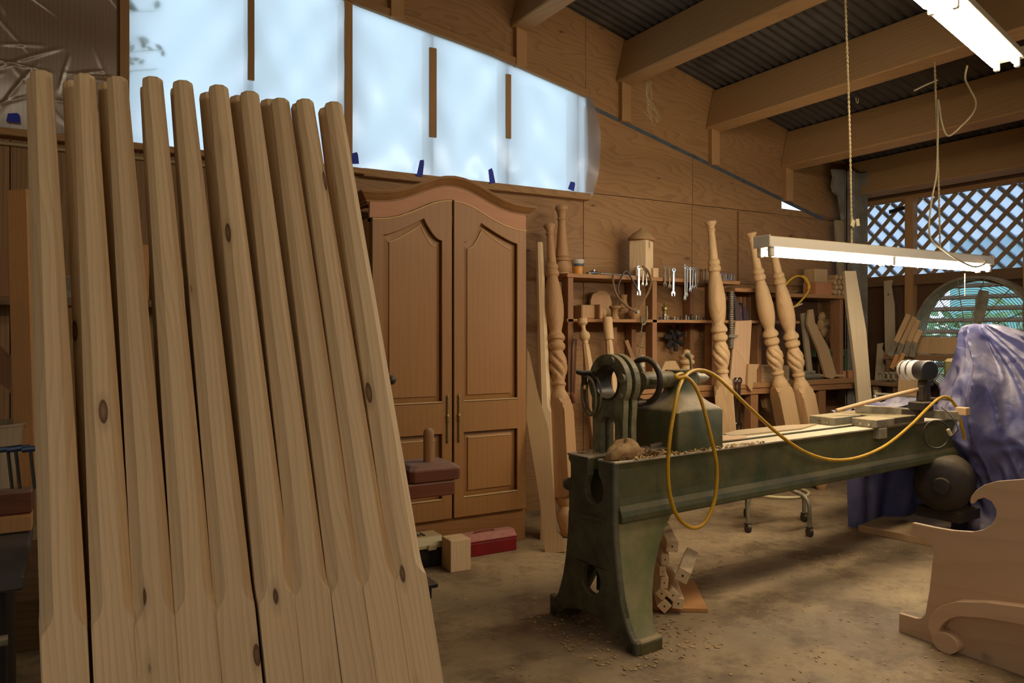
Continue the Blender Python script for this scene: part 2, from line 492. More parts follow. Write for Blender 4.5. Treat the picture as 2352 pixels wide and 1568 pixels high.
def tarp_mat():
    q = NT('tarp')
    v = q.coords((1, 1, 1), jitter=False)
    n1 = q.n('ShaderNodeTexNoise'); n1.inputs['Scale'].default_value = 6.0; n1.inputs['Detail'].default_value = 6.0; n1.inputs['Roughness'].default_value = 0.65
    q.l(v, n1.inputs['Vector'])
    g = q.n('ShaderNodeNewGeometry'); sx = q.n('ShaderNodeSeparateXYZ'); q.l(g.outputs['Normal'], sx.inputs[0])
    up = q.ramp(sx.outputs['Z'], [(0.0, (0.08,) * 3 + (1,)), (0.75, (0.85,) * 3 + (1,))])
    fac = q.math('MULTIPLY', up, q.ramp(n1.outputs['Fac'], [(0.36, (0.15,) * 3 + (1,)), (0.6, (1, 1, 1, 1))]))
    col = q.mix(fac, lin(66, 66, 106), lin(160, 150, 146))
    wv = q.n('ShaderNodeTexNoise'); wv.inputs['Scale'].default_value = 9.0; wv.inputs['Detail'].default_value = 5.0; wv.inputs['Distortion'].default_value = 1.5
    q.l(v, wv.inputs['Vector'])
    q.surf(col, 0.45, bump=wv.outputs['Fac'], strength=0.35, dist=0.02, spec=0.35)
tarp_mat()

def stripes(name, ca, cb, scale, axis):
    q = NT(name)
    v = q.coords((1, 1, 1), jitter=False)
    w = q.n('ShaderNodeTexWave', wave_type='BANDS', bands_direction=axis); w.inputs['Scale'].default_value = scale
    q.l(v, w.inputs['Vector'])
    q.surf(q.ramp(w.outputs['Fac'], [(0.4, ca), (0.6, cb)]), 0.6)
RNG = random.Random(7)
# ================================================================ the room
YW, XE = 4.65, 6.55
XL, YF = -3.2, -3.6
BETA = math.atan(0.245)
def roof_z(x): return 3.556 - 0.245 * (x - 3.725)
def MXZ(y): return frame((0, y, 0), (0, -1, 0), (1, 0, 0))       # local (x, y) -> room (X, Z), thickness towards the room
def MYZ(x): return frame((x, 0, 0), (-1, 0, 0), (0, -1, 0))      # local (-Y, Z), thickness towards the room

floor = MB().box(((XL + XE) / 2, (YF + YW) / 2, -0.06), (XE - XL + 0.3, YW - YF + 0.3, 0.12)).build('floor', 'concrete')
tag(floor, 'dusty grey concrete floor strewn with sawdust', kind='structure')
grd = MB().box((3, 3, -0.25), (60, 60, 0.1)).build('ground', 'ground_green')
tag(grd, 'grass outside the workshop', kind='structure')

# ---- back wall of plywood sheets
wb = thing('wall_back', 'plywood-clad back wall below the sloping roof', None, (0, YW, 0), kind='structure')
def sheet(pts, mat='ply', y=YW + 0.02, d=0.02, name='plywood_sheet', parent=wb, holes=()):
    return MB().plate(pts, d, holes, MXZ(y)).build(name, mat, parent, world=True)
seams = [XL, -2.70, -1.48, -0.262, 0.958, 2.178, 3.34, 4.44, 5.66, XE]
for i in range(len(seams) - 1):
    a, b = seams[i] + 0.0025, seams[i + 1] - 0.0025
    top = 2.29 if b < 3.35 else 2.342
    sheet([(a, 0), (b, 0), (b, top), (a, top)], 'ply_v' if b < 1.5 else 'ply')
def strip_z(x): return 3.006 - 0.244 * (x - 3.37)
WTOP = [(0.24, 3.62), (1.605, 3.36), (2.555, 3.225), (3.36, 3.06)]
def wtop(x):
    for (a, za), (b, zb) in zip(WTOP, WTOP[1:]):
        if a <= x <= b: return za + (zb - za) * (x - a) / (b - a)
    return WTOP[0][1] if x < WTOP[0][0] else WTOP[-1][1]
# upper right sheets under the slanting flashing
sheet([(3.36, 2.347), (4.44, 2.347), (4.44, strip_z(4.44) - 0.016), (3.36, strip_z(3.36) - 0.016)])
sheet([(4.445, 2.347), (5.52, 2.347), (5.52, strip_z(5.52) - 0.016), (4.445, strip_z(4.445) - 0.016)])
# sheets above window and flashing, one between each pair of beams
BEAMS = [6.50, 5.585, 4.673, 3.725, 2.78, 1.84, 0.90, -0.04, -0.98, -1.92, -2.86]
edges = [XL, 0.24, 0.90, 1.84, 2.78, 3.36, 3.725, 4.673, 5.585, XE]
for a, b in zip(edges, edges[1:]):
    low = (lambda x: 2.33) if b <= 0.25 else ((lambda x: wtop(x)) if b <= 3.37 else (lambda x: strip_z(x) + 0.014))
    mid = [((a + b) / 2, low((a + b) / 2))] if b > 0.25 else []
    sheet([(a + .002, low(a + .002))] + mid + [(b - .002, low(b - .002)), (b - .002, roof_z(b) + 0.03), (a + .002, roof_z(a) + 0.03)],
          'ply_v' if b <= 0.25 else 'ply')
MB().box(((XL + XE) / 2, YW + 0.045, 1.15), (XE - XL, 0.02, 2.30)).build('sheathing', 'ply_dark', wb, world=True)
MB().box((4.5, YW + 0.045, 2.40), (2.05, 0.02, 0.30)).build('sheathing', 'ply_dark', wb, world=True)
MB().box((6.0, YW + 0.01, 2.372), (1.1, 0.02, 0.055)).build('filler_board', 'ply', wb, world=True)
# overlay board beside the corner, short studs below the beams, slanting metal flashing
MB().box((5.60, YW - 0.01, 2.02), (1.28, 0.018, 0.62)).build('cover_board', 'ply', wb, world=True)
for xb in BEAMS[1:6]:
    xf = xb - 0.081
    zt, zb = roof_z(xb) - 0.335, (strip_z(xb) if xb > 3.4 else wtop(xb)) + 0.0
    if zt - zb > 0.03:
        MB().box((xf + 0.075, YW - 0.02, (zt + zb) / 2), (0.09, 0.05, zt - zb)).build('stud', 'stud', wb, world=True, bevel=0.004)
MB().plate([(3.36, strip_z(3.36) - .016), (6.1, strip_z(6.1) - .016), (6.1, strip_z(6.1) + .016), (3.36, strip_z(3.36) + .016)], 0.006, (), MXZ(YW + 0.004)).build('flashing', 'galvanised', wb, world=True)

# ---- clerestory window with plastic sheeting
w1 = thing('window_1', 'long clerestory window hung with frosted plastic sheeting', None, (1.8, YW, 2.3), kind='structure')
wood('sill_wood', lin(170, 126, 76), lin(122, 86, 50), 'X', ring=7, dust=0.4)
def wx(px): return P(px, 500, Y=YW).x
for xm, wd in ((wx(286), 0.06), (wx(577), 0.04), (wx(800), 0.06), (wx(994), 0.05), (wx(1168), 0.05), (3.30, 0.06)):
    z1 = wtop(xm) + 0.02
    MB().box((xm, YW + 0.085, (2.28 + z1) / 2), (wd, 0.08, z1 - 2.28)).build('window_stud', 'stud', w1, world=True)
def batten(px0, px1, y0, y1, yw=YW - 0.012, name='batten', mat='stud'):
    a, b = P(px0, y1, Y=yw), P(px1, y0, Y=yw)
    return MB().box(((a.x + b.x) / 2, yw, (a.z + b.z) / 2), (b.x - a.x, 0.018, b.z - a.z)).build(name, mat, w1, world=True, bevel=0.002)
batten(275, 297, -120, 309)
batten(569, 584, -120, 183)
batten(791, 809, -100, 384)
batten(986, 1002, 112, 314)
batten(1162, 1173, 172, 317)
MB().box((0.0, YW - 0.03, 2.306), (3.3, 0.08, 0.036)).build('sill', 'sill_wood', w1, world=True, bevel=0.003)
MB().box((2.48, YW - 0.03, 2.302), (1.76, 0.07, 0.05)).build('sill', 'sill_wood', w1, world=True, bevel=0.003)
for (xa, za), (xb, zb) in zip(WTOP, WTOP[1:]):
    MB().bar((xa, YW - 0.02, za + 0.02), (xb, YW - 0.02, zb + 0.02), 0.03, 0.05, (0, 1, 0)).build('head_batten', 'stud_x', w1, world=True)
def sheeting(x0, x1, name, bulge=0.0, seed=1, nx=60, nz=34):
    r = random.Random(seed)
    ks = [(r.uniform(2, 16), r.uniform(-9, 9), r.uniform(0, 6.3), r.uniform(0.0012, 0.0035)) for _ in range(9)]
    m = MB(); vs = []; fs = []
    for i in range(nx + 1):
        for j in range(nz + 1):
            a, b = i / nx, j / nz
            x = x0 + (x1 - x0) * a
            zt = wtop(min(x, 3.36)) + 0.01
            z = 2.318 + (zt - 2.318) * b
            if bulge: x += bulge * max(0, a - 0.85) / 0.15 * math.sin(math.pi * min(1, b * 1.05)) 
            y = YW - 0.001
            edge = min(1.0, 8 * min(b, 1 - b) + 0.1)
            y += edge * sum(am * math.sin(kx * x * 2 + kz * z * 2 + ph) for kx, kz, ph, am in ks)
            if bulge: y -= 0.05 * max(0, a - 0.9) / 0.1 * math.sin(math.pi * b)
            vs.append((x, y, z))
    for i in range(nx):
        for j in range(nz):
            q = i * (nz + 1) + j
            fs.append((q, q + 1, q + nz + 2, q + nz + 1))
    return m.add(vs, fs).build(name, 'film_frosted', w1, world=True, smooth=180)
sheeting(0.27, 1.50, 'plastic_sheet', seed=3)
sheeting(1.54, 3.42, 'plastic_sheet', bulge=0.05, seed=5)
# clear creased film over the closed panel at the left
from mathutils import noise as mnoise
vs, fs = [], []
r_ = random.Random(11)
segs_ = []
for _ in range(95):
    cx_, cz_, an, ln = r_.uniform(-1.5, 0.22), r_.uniform(2.4, 3.45), r_.choice((0.35, -0.5, 1.1, 0.15, 2.2)) + r_.uniform(-0.3, 0.3), r_.uniform(0.06, 0.24)
    segs_.append((cx_, cz_, math.cos(an), math.sin(an), ln, r_.uniform(0.008, 0.016), r_.uniform(0.004, 0.009)))
NXF, NZF = 300, 190
for i in range(NXF + 1):
    x = -1.6 + 1.82 * i / NXF
    for j in range(NZF + 1):
        z = 2.33 + 1.25 * j / NZF
        d = 0.012 * mnoise.noise(Vector((x * 2.5, z * 3.5, 2.0)))
        vs.append([x, YW - 0.05 - d, z])
for cx_, cz_, ca, sa, ln, w_, h_ in segs_:
    i0, i1 = int((cx_ - ln - 0.03 + 1.6) / 1.82 * NXF), int((cx_ + ln + 0.03 + 1.6) / 1.82 * NXF) + 1
    j0, j1 = int((cz_ - ln - 0.03 - 2.33) / 1.25 * NZF), int((cz_ + ln + 0.03 - 2.33) / 1.25 * NZF) + 1
    for i in range(max(0, i0), min(NXF, i1) + 1):
        for j in range(max(0, j0), min(NZF, j1) + 1):
            v = vs[i * (NZF + 1) + j]
            dx, dz = v[0] - cx_, v[2] - cz_
            al, ac = dx * ca + dz * sa, -dx * sa + dz * ca + 0.12 * (dx * ca + dz * sa) ** 2
            if abs(al) < ln and abs(ac) < w_:
                v[1] -= h_ * (1 - abs(ac) / w_) * (1 - (al / ln) ** 2)
for i in range(NXF):
    for j in range(NZF):
        q = i * (NZF + 1) + j
        fs.append((q, q + 1, q + NZF + 2, q + NZF + 1))
MB().add(vs, fs).build('clear_film', 'film_clear', w1, world=True, smooth=180)
# blue masking tape tabs
for px, py, w, h, tilt in ((816, 363, 16, 26, 0.0), (967, 386, 14, 40, 0.2), (1129, 404, 15, 36, -0.15), (1314, 427, 18, 24, 0.35), (32, 270, 20, 18, 0.1)):
    c = P(px, py, Y=YW - 0.075); sc_ = (c.y / 4.65) * 5.3 / FPX
    R = Matrix.Rotation(tilt, 3, 'Y')
    m = MB()
    pts = [(-w / 2, -h / 2), (w / 2, -h / 2 + 2), (w / 2 - 2, h * 0.3), (w * 0.2, h / 2), (-w / 2 + 1, h / 2 - 4)]
    m.plate([(a * sc_, b * sc_) for a, b in pts], 0.001, (), Matrix.Translation(c) @ (R @ frame((0, 0, 0), (0, -1, 0), (1, 0, 0)).to_3x3()).to_4x4())
    m.build('tape_tab', 'blue_tape', w1, world=True)
# twigs with leaves just outside the sheeting
for k, (px, py) in enumerate(((312, 25), (326, 115), (316, 160))):
    c = P(px, py, Y=YW + 0.022)
    t = thing('vine_twig', ['leafy twig highest behind the frosted sheet', 'leafy twig with small leaves halfway down the frosted sheet', 'leafy twig lowest behind the frosted sheet'][k], 'twig', c, group='twigs outside the window')
    stem = [c + Vector((-0.14, 0.02, -0.06)), c + Vector((-0.05, 0.0, -0.02)), c + Vector((0.10, 0, 0.02))]
    MB().tube(spline(stem, 4), 0.0025, 5).build('stem', 'leaf_green', t, world=True)
    for q in range(9 if k == 1 else 6):
        p = c + Vector((RNG.uniform(-0.09, 0.11), RNG.uniform(-0.006, 0.006), RNG.uniform(-0.05, 0.07)))
        a = RNG.uniform(0, 6.28); L = RNG.uniform(0.018, 0.03) * (1.5 if k == 0 else 1.0)
        pts = [(-L, 0), (-L * .4, L * .45), (L * .3, L * .42), (L, 0), (L * .3, -L * .42), (-L * .4, -L * .45)]
        MB().plate(pts, 0.001, (), Matrix.Translation(p) @ Matrix.Rotation(a, 4, 'Y') @ frame((0, 0, 0), (0, -1, 0), (1, 0, 0))).build('leaf', 'leaf_green', t, world=True)

# ---- right-hand end wall: dark boards, lattice, header
wr = thing('wall_right', 'dark end wall with lattice and fan opening', None, (XE, 0, 0), kind='structure')
FANC = P(2240, 775, X=XE - 0.02); FANR = 0.47
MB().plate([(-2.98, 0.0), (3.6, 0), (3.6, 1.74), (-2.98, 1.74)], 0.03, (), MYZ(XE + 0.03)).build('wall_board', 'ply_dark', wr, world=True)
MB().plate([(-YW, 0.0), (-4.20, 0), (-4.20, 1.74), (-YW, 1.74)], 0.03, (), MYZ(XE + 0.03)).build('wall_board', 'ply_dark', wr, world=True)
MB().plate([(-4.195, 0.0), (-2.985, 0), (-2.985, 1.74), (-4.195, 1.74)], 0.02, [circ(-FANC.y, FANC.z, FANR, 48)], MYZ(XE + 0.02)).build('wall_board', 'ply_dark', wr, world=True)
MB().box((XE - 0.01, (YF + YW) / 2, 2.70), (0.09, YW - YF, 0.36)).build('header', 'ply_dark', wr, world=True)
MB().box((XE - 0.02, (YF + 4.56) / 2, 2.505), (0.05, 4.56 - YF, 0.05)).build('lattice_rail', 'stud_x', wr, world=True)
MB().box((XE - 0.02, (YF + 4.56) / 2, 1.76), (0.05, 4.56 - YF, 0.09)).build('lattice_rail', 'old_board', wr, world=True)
for py_, wdt in ((P(2097, 500, X=XE).y, 0.075), (P(2372, 500, X=XE).y, 0.08), (1.9, 0.08)):
    MB().box((XE - 0.03, py_, 1.25), (0.07, wdt, 2.5)).build('wall_stud', 'stud', wr, world=True)
MB().box((XE - 0.01, 4.60, 1.25), (0.05, 0.1, 2.5)).build('wall_stud', 'stud', wr, world=True)
w2 = thing('window_2', 'diamond lattice over milky plastic in the end wall', None, (XE, 3.5, 1.8), kind='structure')
L_Y0, L_Y1, L_Z0, L_Z1 = 1.95, 4.56, 1.79, 2.49
def lattice(sign, x, mat):
    pitch = 0.156
    k = -40
    for k in range(-30, 60):
        # line y = y0 + sign*(z - L_Z0)
        y0 = L_Y0 - 1.0 + k * pitch
        pts = []
        za, zb = L_Z0, L_Z1
        ya, yb = y0, y0 + sign * (zb - za)
        lo, hi = L_Y0, L_Y1
        # clip in y
        tmin, tmax = 0.0, 1.0
        d = yb - ya
        t0, t1 = (lo - ya) / d, (hi - ya) / d
        if t0 > t1: t0, t1 = t1, t0
        tmin, tmax = max(tmin, t0), min(tmax, t1)
        if tmax - tmin < 0.05: continue
        p = Vector((x, ya + d * tmin, za + (zb - za) * tmin)); q = Vector((x, ya + d * tmax, za + (zb - za) * tmax))
        MB().bar(p, q, 0.007, 0.036, (1, 0, 0)).build('lattice_slat', mat, w2, world=True)
wood('slat', lin(160, 134, 104), lin(120, 98, 74), 'Y', ring=6)
lattice(-1, XE + 0.02, 'slat')
lattice(1, XE + 0.055, 'slat')
MB().add([(XE + 0.045, L_Y0, L_Z0), (XE + 0.045, L_Y1, L_Z0), (XE + 0.045, L_Y1, L_Z1), (XE + 0.045, L_Y0, L_Z1)], [(0, 1, 2, 3)]).build('plastic_sheet', 'film_milky', w2, world=True)
# steel strap across the lattice
a, b = P(2042, 487, X=XE - 0.04), P(2088, 474, X=XE - 0.04)
MB().bar(a, b, 0.004, 0.035, (1, 0, 0)).build('strap', 'blackish', w2, world=True)
w3 = thing('window_3', 'round fan opening with slanted louvre slats', None, FANC, kind='structure')
for k in range(10):
    z = FANC.z - 0.44 + k * 0.098
    hw = math.sqrt(max(0.01, 0.5 ** 2 - (z - FANC.z) ** 2))
    MB().box((XE + 0.09, FANC.y, z), (0.012, 2 * hw, 0.05), R=Matrix.Rotation(0.9, 3, 'Y')).build('louvre_slat', 'slat', w3, world=True)

# ---- side wall with the open doorway behind the viewer, front wall
wl = MB().plate([(-YW, 0), (0.5, 0), (0.5, 2.35), (2.2, 2.35), (2.2, 0), (-YF, 0), (-YF, roof_z(XL)), (-YW, roof_z(XL))], 0.03, (), frame((XL - 0.03, 0, 0), (1, 0, 0), (0, -1, 0)) @ Matrix.Scale(-1, 4, (0, 1, 0))).build('wall_left', 'ply_v')
tag(wl, 'plywood side wall with a wide doorway', kind='structure')
wf = MB().plate([(XL, 0), (XE, 0), (XE, roof_z(XE)), (XL, roof_z(XL))], 0.03, (), MXZ(YF)).build('wall_front', 'ply_v')
tag(wf, 'plywood wall opposite the clerestory', kind='structure')

# ---- ceiling: corrugated sheet on heavy beams
ce = thing('ceiling', 'corrugated metal roof on heavy timber beams', None, (0, 0, roof_z(0)), kind='structure')
vs, fs = [], []
ys = [YF - 0.1 + i * 0.0095 for i in range(int((YW - YF + 0.3) / 0.0095))]
for y in ys:
    dz = 0.012 + 0.009 * math.cos(2 * math.pi * y / 0.076)
    vs.append((XL - 0.1, y, roof_z(XL - 0.1) + dz)); vs.append((XE + 0.3, y, roof_z(XE + 0.3) + dz))
for i in range(len(ys) - 1):
    fs.append((2 * i, 2 * i + 1, 2 * i + 3, 2 * i + 2))
MB().add(vs, fs).build('roof_sheet', 'roof_metal', ce, world=True, smooth=180)
dv, nv = Vector((math.cos(BETA), 0, -math.sin(BETA))), Vector((math.sin(BETA), 0, math.cos(BETA)))
for xb in BEAMS:
    A = Vector((xb, 0, roof_z(xb)))
    if xb > 6: A -= dv * 0.09
    pts = [A, A + dv * 0.125, A + dv * 0.125 - nv * 0.34, A - nv * 0.34]
    MB().rings([[Vector((p.x, y, p.z)) for p in pts] for y in (YF, YW)]).build('beam', 'beam', ce, world=True, bevel=0.008)

# ---- outside the fan opening: foliage and a teal screen
for k, (x, y, z, r, mt) in enumerate(((8.6, 4.6, 1.0, 0.7, 'leaf_green'), (9.0, 3.0, 0.7, 0.6, 'leaf_lime'), (6.6, 7.2, 2.6, 0.9, 'leaf_green'))):
    m = MB(); rr = random.Random(40 + k)
    for q in range(420):
        d = Vector((rr.gauss(0, 1), rr.gauss(0, 1), rr.gauss(0, 1))).normalized() * r * rr.uniform(0.55, 1)
        p = Vector((x, y, z)) + d
        if p.z < 0.0: continue
        a = Vector((rr.uniform(-1, 1), rr.uniform(-1, 1), rr.uniform(-1, 1))).normalized() * 0.09
        b = a.orthogonal().normalized() * 0.04
        m.add([p - a, p + b, p + a, p - b], [(0, 1, 2, 3)])
    t = thing('garden_shrub', ['dark green shrub outside the round opening', 'lime green shrub low outside the round opening', 'tall green shrub beside the corner outside'][k], 'shrub', (x, y, -0.2))
    o = m.build('foliage', mt, t, world=True); o['kind'] = 'stuff'
    MB().cyl((x, y, -0.2), (x, y, z), 0.04, 0.03, 8).build('stem', 'stud', t, world=True)
t = thing('garden_screen', 'pale teal sheet screen standing in the garden', 'screen', (10.2, 4.2, -0.2))
MB().box((10.2, 4.2, 1.35), (0.04, 3.2, 2.3)).build('sheet', 'teal_sheet', t, world=True)
for y in (2.7, 5.7): MB().box((10.25, y, 1.0), (0.08, 0.08, 2.4)).build('post', 'stud', t, world=True)
# ================================================================ leaning pencil posts
PW, PTOP, PLEN, PSTOP = 0.082, 0.047, 1.985, 0.685
def pencil_mesh(shift=0.0):
    m = MB()
    rows = []
    def ring(z, w, c):
        h = w / 2
        c = max(c, 0.0004)
        q = [(h, -h + c), (h, h - c), (h - c, h), (-h + c, h), (-h, h - c), (-h, -h + c), (-h + c, -h), (h - c, -h)]
        rows.append([Vector((a, b, z)) for a, b in q])
    zs = PSTOP + shift
    ring(0, PW, 0); ring(zs - 0.012, PW, 0.0003)
    for dz, cc in ((0.0, 0.003), (0.006, 0.0085), (0.014, 0.0145), (0.024, 0.0195), (0.036, 0.0222), (0.05, 0.0232)):
        ring(zs + dz, PW - 0.001 * dz / 0.05, cc)
    n = 8
    for k in range(1, n + 1):
        f = k / n
        w = PW + (PTOP - PW) * f
        ring(zs + 0.05 + (PLEN - 0.008 - zs - 0.05) * f, w, w * 0.285)
    ring(PLEN - 0.003, PTOP - 0.004, (PTOP - 0.004) * 0.285)
    ring(PLEN, PTOP - 0.014, (PTOP - 0.014) * 0.285)
    m.rings(rows)
    return m
# sight lines of each post: bottom edge of the picture and top
FRONT_B = [155.5, 268, 365, 459, 552, 649.5, 732.5, 817, 894, 967]
FRONT_T = [(95, 180), (194, 187), (269, 194), (350, 194), (419, 202), (501, 213), (572, 227), (642, 243), (698, 244), (764, 250)]
BACK_T = [(86, 196), (168, 203), (248, 207), (344, 213), (413, 217), (479, 229), (547, 236), (617, 244), (688, 252), (750, 262)]
DEP_B = [1.574 + (1.85 - 1.574) * k / 9 for k in range(10)]
ORD = ['first', 'second', 'third', 'fourth', 'fifth', 'sixth', 'seventh', 'eighth', 'ninth', 'tenth']
def solve_post(B, top, length):
    """top point on its sight line such that the post is as long as its fellows, foot on the floor"""
    best = None
    for i in range(400):
        t = 1.5 + i * 0.003
        T = P(top[0], top[1], t=t)
        d = T - B
        F = B - d * (B.z / d.z)
        e = abs((T - F).length - length)
        if best is None or e < best[0]: best = (e, F, T)
    return best[1], best[2]
post_me = None
for row in (0, 1):
    for k in range(10):
        B = P(FRONT_B[k], 1568, t=DEP_B[k])
        if row == 0:
            F, T = solve_post(B, FRONT_T[k], PLEN)
            B0F, B0T = F, T
        else:
            F0, T0 = solve_post(B, FRONT_T[k], PLEN)
            F = F0 + Vector((-0.004, 0.094, 0))
            # behind its front post; aimed at its own top
            bt = None
            for i in range(300):
                tt = 1.6 + i * 0.003
                q = P(BACK_T[k][0], BACK_T[k][1], t=tt)
                e = abs((q - F).length - PLEN)
                if bt is None or e < bt[0]: bt = (e, q)
            T = bt[1]
        M = frame(F, T - F, (1, -0.06, 0))
        o = pencil_mesh((0.0, 0.004, -0.003, 0.006, 0.0, 0.003, 0.008, 0.004, 0.01, 0.012)[k]).build('pencil_bedpost', 'pine', None, at=M)
        tag(o, ('%s pale pine bedpost from the left in the front leaning row' if row == 0 else 'pale pine bedpost half hidden behind the %s front post from the left') % ORD[k], 'bedpost',
            'front row of leaning bedposts' if row == 0 else 'back row of leaning bedposts')
        # lift so that the lowest corner of the tilted foot stands on the floor
        zmin = min((M @ Vector((a * PW / 2, b * PW / 2, 0))).z for a in (-1, 1) for b in (-1, 1))
        o.location.z -= zmin

# the reddish rail with end block and peg that the posts rest against
RY = P(985, 1105, t=2.45)
rail = thing('peg_rail', 'reddish brown board with a chamfered end block and round peg behind the posts', 'rail', (0.2, RY.y, 0))
e1 = P(1045, 1110, Y=RY.y - 0.06)
zt = P(1000, 1102, Y=RY.y - 0.06).z
MB().box((e1.x / 2 - 0.01, RY.y, zt - 0.025), (e1.x, 0.17, 0.045)).build('board', 'redwood', rail, world=True, bevel=0.004)
bc = P(999, 1075, Y=RY.y)
bm_ = MB()
bx, by, bz = e1.x - 0.075, RY.y, zt
h0, h1 = 0.05, 0.072
rows = []
for z, s, cc in ((0.0, 1.0, 0.012), (0.036, 1.0, 0.012), (0.05, 0.82, 0.02)):
    X_, Y_ = 0.088 * s, 0.085 * s
    rows.append([Vector((bx + a, by + b, bz + z)) for a, b in ((X_, -Y_ + cc), (X_, Y_ - cc), (X_ - cc, Y_), (-X_ + cc, Y_), (-X_, Y_ - cc), (-X_, -Y_ + cc), (-X_ + cc, -Y_), (X_ - cc, -Y_))])
MB().rings(rows).build('end_block', 'redwood', rail, world=True, bevel=0.003)
MB().rev([(0.0175, 0), (0.0175, 0.088), (0.016, 0.098), (0.011, 0.105), (0.004, 0.108)], 20, Matrix.Translation((bx + 0.01, by, bz + 0.05))).build('peg', 'turned_old', rail, world=True, smooth=50)
# post that carries the rail, hidden by the leaning bedposts
for x in (0.12, e1.x - 0.42): MB().box((x, RY.y + 0.02, (zt - 0.05) / 2), (0.09, 0.09, zt - 0.05)).build('leg', 'redwood', rail, world=True)
bn = thing('machine_bench', 'dark machine stand with a grey metal table at the far left', 'bench', (-0.75, 2.35, 0))
MB().box((-0.70, 2.335, 0.722), (1.22, 0.53, 0.036)).build('table_top', 'table_grey', bn, world=True, bevel=0.006)
MB().box((-0.70, 2.36, 0.35), (1.14, 0.42, 0.70)).build('cabinet', 'blackish', bn, world=True, bevel=0.01)
MB().tube([(-1.3, 2.06, 0.60), (-0.12, 2.06, 0.60)], 0.012, 10).build('front_rail', 'steel_dull', bn, world=True)
MB().box((-0.70, 2.545, 0.765), (1.22, 0.09, 0.045)).build('wooden_batten', 'orange_board', bn, world=True, bevel=0.003)
MB().box((-0.70, 2.56, 0.82), (1.22, 0.08, 0.062)).build('fence', 'redwood', bn, world=True, bevel=0.004)
# ================================================================ the old green lathe
LM = Matrix.Translation((1.93, 2.64, 0)) @ Matrix.Rotation(math.radians(4.5), 4, 'Z')
LR, LI = LM.to_3x3(), LM.inverted()
BZ = 0.757                       # top of the bed
def LPx(px, py, x): return LI @ P(px, py, pl=(LM @ Vector((x, 0, 0)), LR @ Vector((1, 0, 0))))
def LPy(px, py, y): return LI @ P(px, py, pl=(LM @ Vector((0, y, 0)), LR @ Vector((0, 1, 0))))
def LPz(px, py, z): return LI @ P(px, py, Z=z)
MYZl = Matrix(((0, 0, 1, 0), (1, 0, 0, 0), (0, 1, 0, 0), (0, 0, 0, 1)))     # local (a, b, d) -> (x = d, y = a, z = b)
lathe = thing('wood_lathe', 'old dark green cast-iron lathe with a long bed', 'lathe', (1.93, 2.64, 0), (0, 0, math.radians(4.5)))
LEN = 3.75
def girder(s):
    q = [(-.150, BZ - .006), (-.05, BZ - .006), (-.05, .70), (-.115, .69), (-.118, .60), (-.118, .50), (-.164, .50), (-.168, .508), (-.168, .528), (-.161, .548), (-.150, .570), (-.146, .60), (-.146, .725)]
    q = [(a if s < 0 else -a - 0.04 * (a > -0.06), z) for a, z in q]
    return [[Vector((x, a, z)) for a, z in q] for x in (0.03, LEN)]
b = MB(); b.rings(girder(-1)); b.rings(girder(1))
for x in (0.6, 1.5, 2.4, 3.3): b.box((x, 0, 0.62), (0.03, 0.25, 0.14))
b.build('bed', 'lathe_green', lathe, bevel=0.003)
MB().box((LEN / 2, -0.103, BZ - 0.004), (LEN, 0.108, 0.010)).build('front_way', 'bed_steel', lathe, bevel=0.002)
MB().box((LEN / 2, 0.082, BZ - 0.004), (LEN, 0.146, 0.010)).build('rear_way', 'bed_steel', lathe, bevel=0.002)
YS = [(0.50, .150, .36), (0.44, .152, .31), (0.36, .160, .262), (0.28, .172, .225), (0.20, .190, .195), (0.13, .215, .170), (0.08, .240, .155), (0.05, .262, .150)]
outer = [(.152, BZ), (.152, .735), (.137, .718), (.135, .66), (.146, .62), (.148, .5), (.152, .42), (.165, .3), (.19, .2), (.222, .12), (.243, .09), (.262, .082), (.285, .095), (.285, 0), (.235, 0),
         (.215, .025), (.17, .055), (.10, .078), (.02, .085), (-.06, .08), (-.13, .06), (-.19, .028), (-.225, 0), (-.285, 0), (-.285, .055), (-.262, .055), (-.238, .085), (-.215, .13), (-.19, .2), (-.172, .3), (-.155, .42), (-.150, .55),
         (-.150, BZ), (-.05, BZ), (-.05, .69), (-.072, .665), (-.082, .63), (-.072, .585), (-.04, .562), (-.01, .562), (.02, .58), (.03, .615), (.026, .65), (.01, .68), (.01, BZ)]
def lathe_leg(x0, sgn):
    m = MB(); m.plate(outer, 0.035, [circ(-0.005, 0.235, 0.058, 24, 0.064)], Matrix.Translation((x0, 0, 0)) @ MYZl if sgn > 0 else Matrix.Translation((x0 - 0.035, 0, 0)) @ MYZl)
    m.build('leg_end_plate', 'lathe_end', lathe, bevel=0.006)
    for s in (-1, 1):
        m = MB()
        rows = []
        for z, y, w in YS:
            rows.append([Vector((x0 + sgn * 0.004, s * y, z)), Vector((x0 + sgn * (w - 0.02), s * y, z)), Vector((x0 + sgn * w, s * (y - 0.012), z)), Vector((x0 + sgn * w, s * (y - 0.03), z)), Vector((x0 + sgn * 0.004, s * (y - 0.03), z))])
        m.rings(rows)
        m.build('leg_side', 'lathe_green_bright', lathe, smooth=40)
        m = MB()
        for z0, z1, e in ((0, 0.05, 0.0), (0.05, 0.062, -0.012)):
            pass
        rows = []
        for z, e in ((0, 0), (0.045, 0), (0.056, 0.012)):
            ya, yb, xa, xb = 0.288 - e, 0.225 + e * 0.3, 0.0 + e, 0.162 - e
            c = 0.02
            rows.append([Vector((x0 + sgn * a, s * q, z)) for a, q in ((xa, yb), (xa, ya - c), (xa + c, ya), (xb - c, ya), (xb, ya - c), (xb, yb))])
        m.rings(rows)
        m.build('foot', 'lathe_green', lathe, bevel=0.004)
lathe_leg(0.0, 1)
MB().box((0.17, 0, 0.30), (0.02, 0.28, 0.36)).build('leg_web', 'lathe_end', lathe)
lathe_leg(LEN, -1)
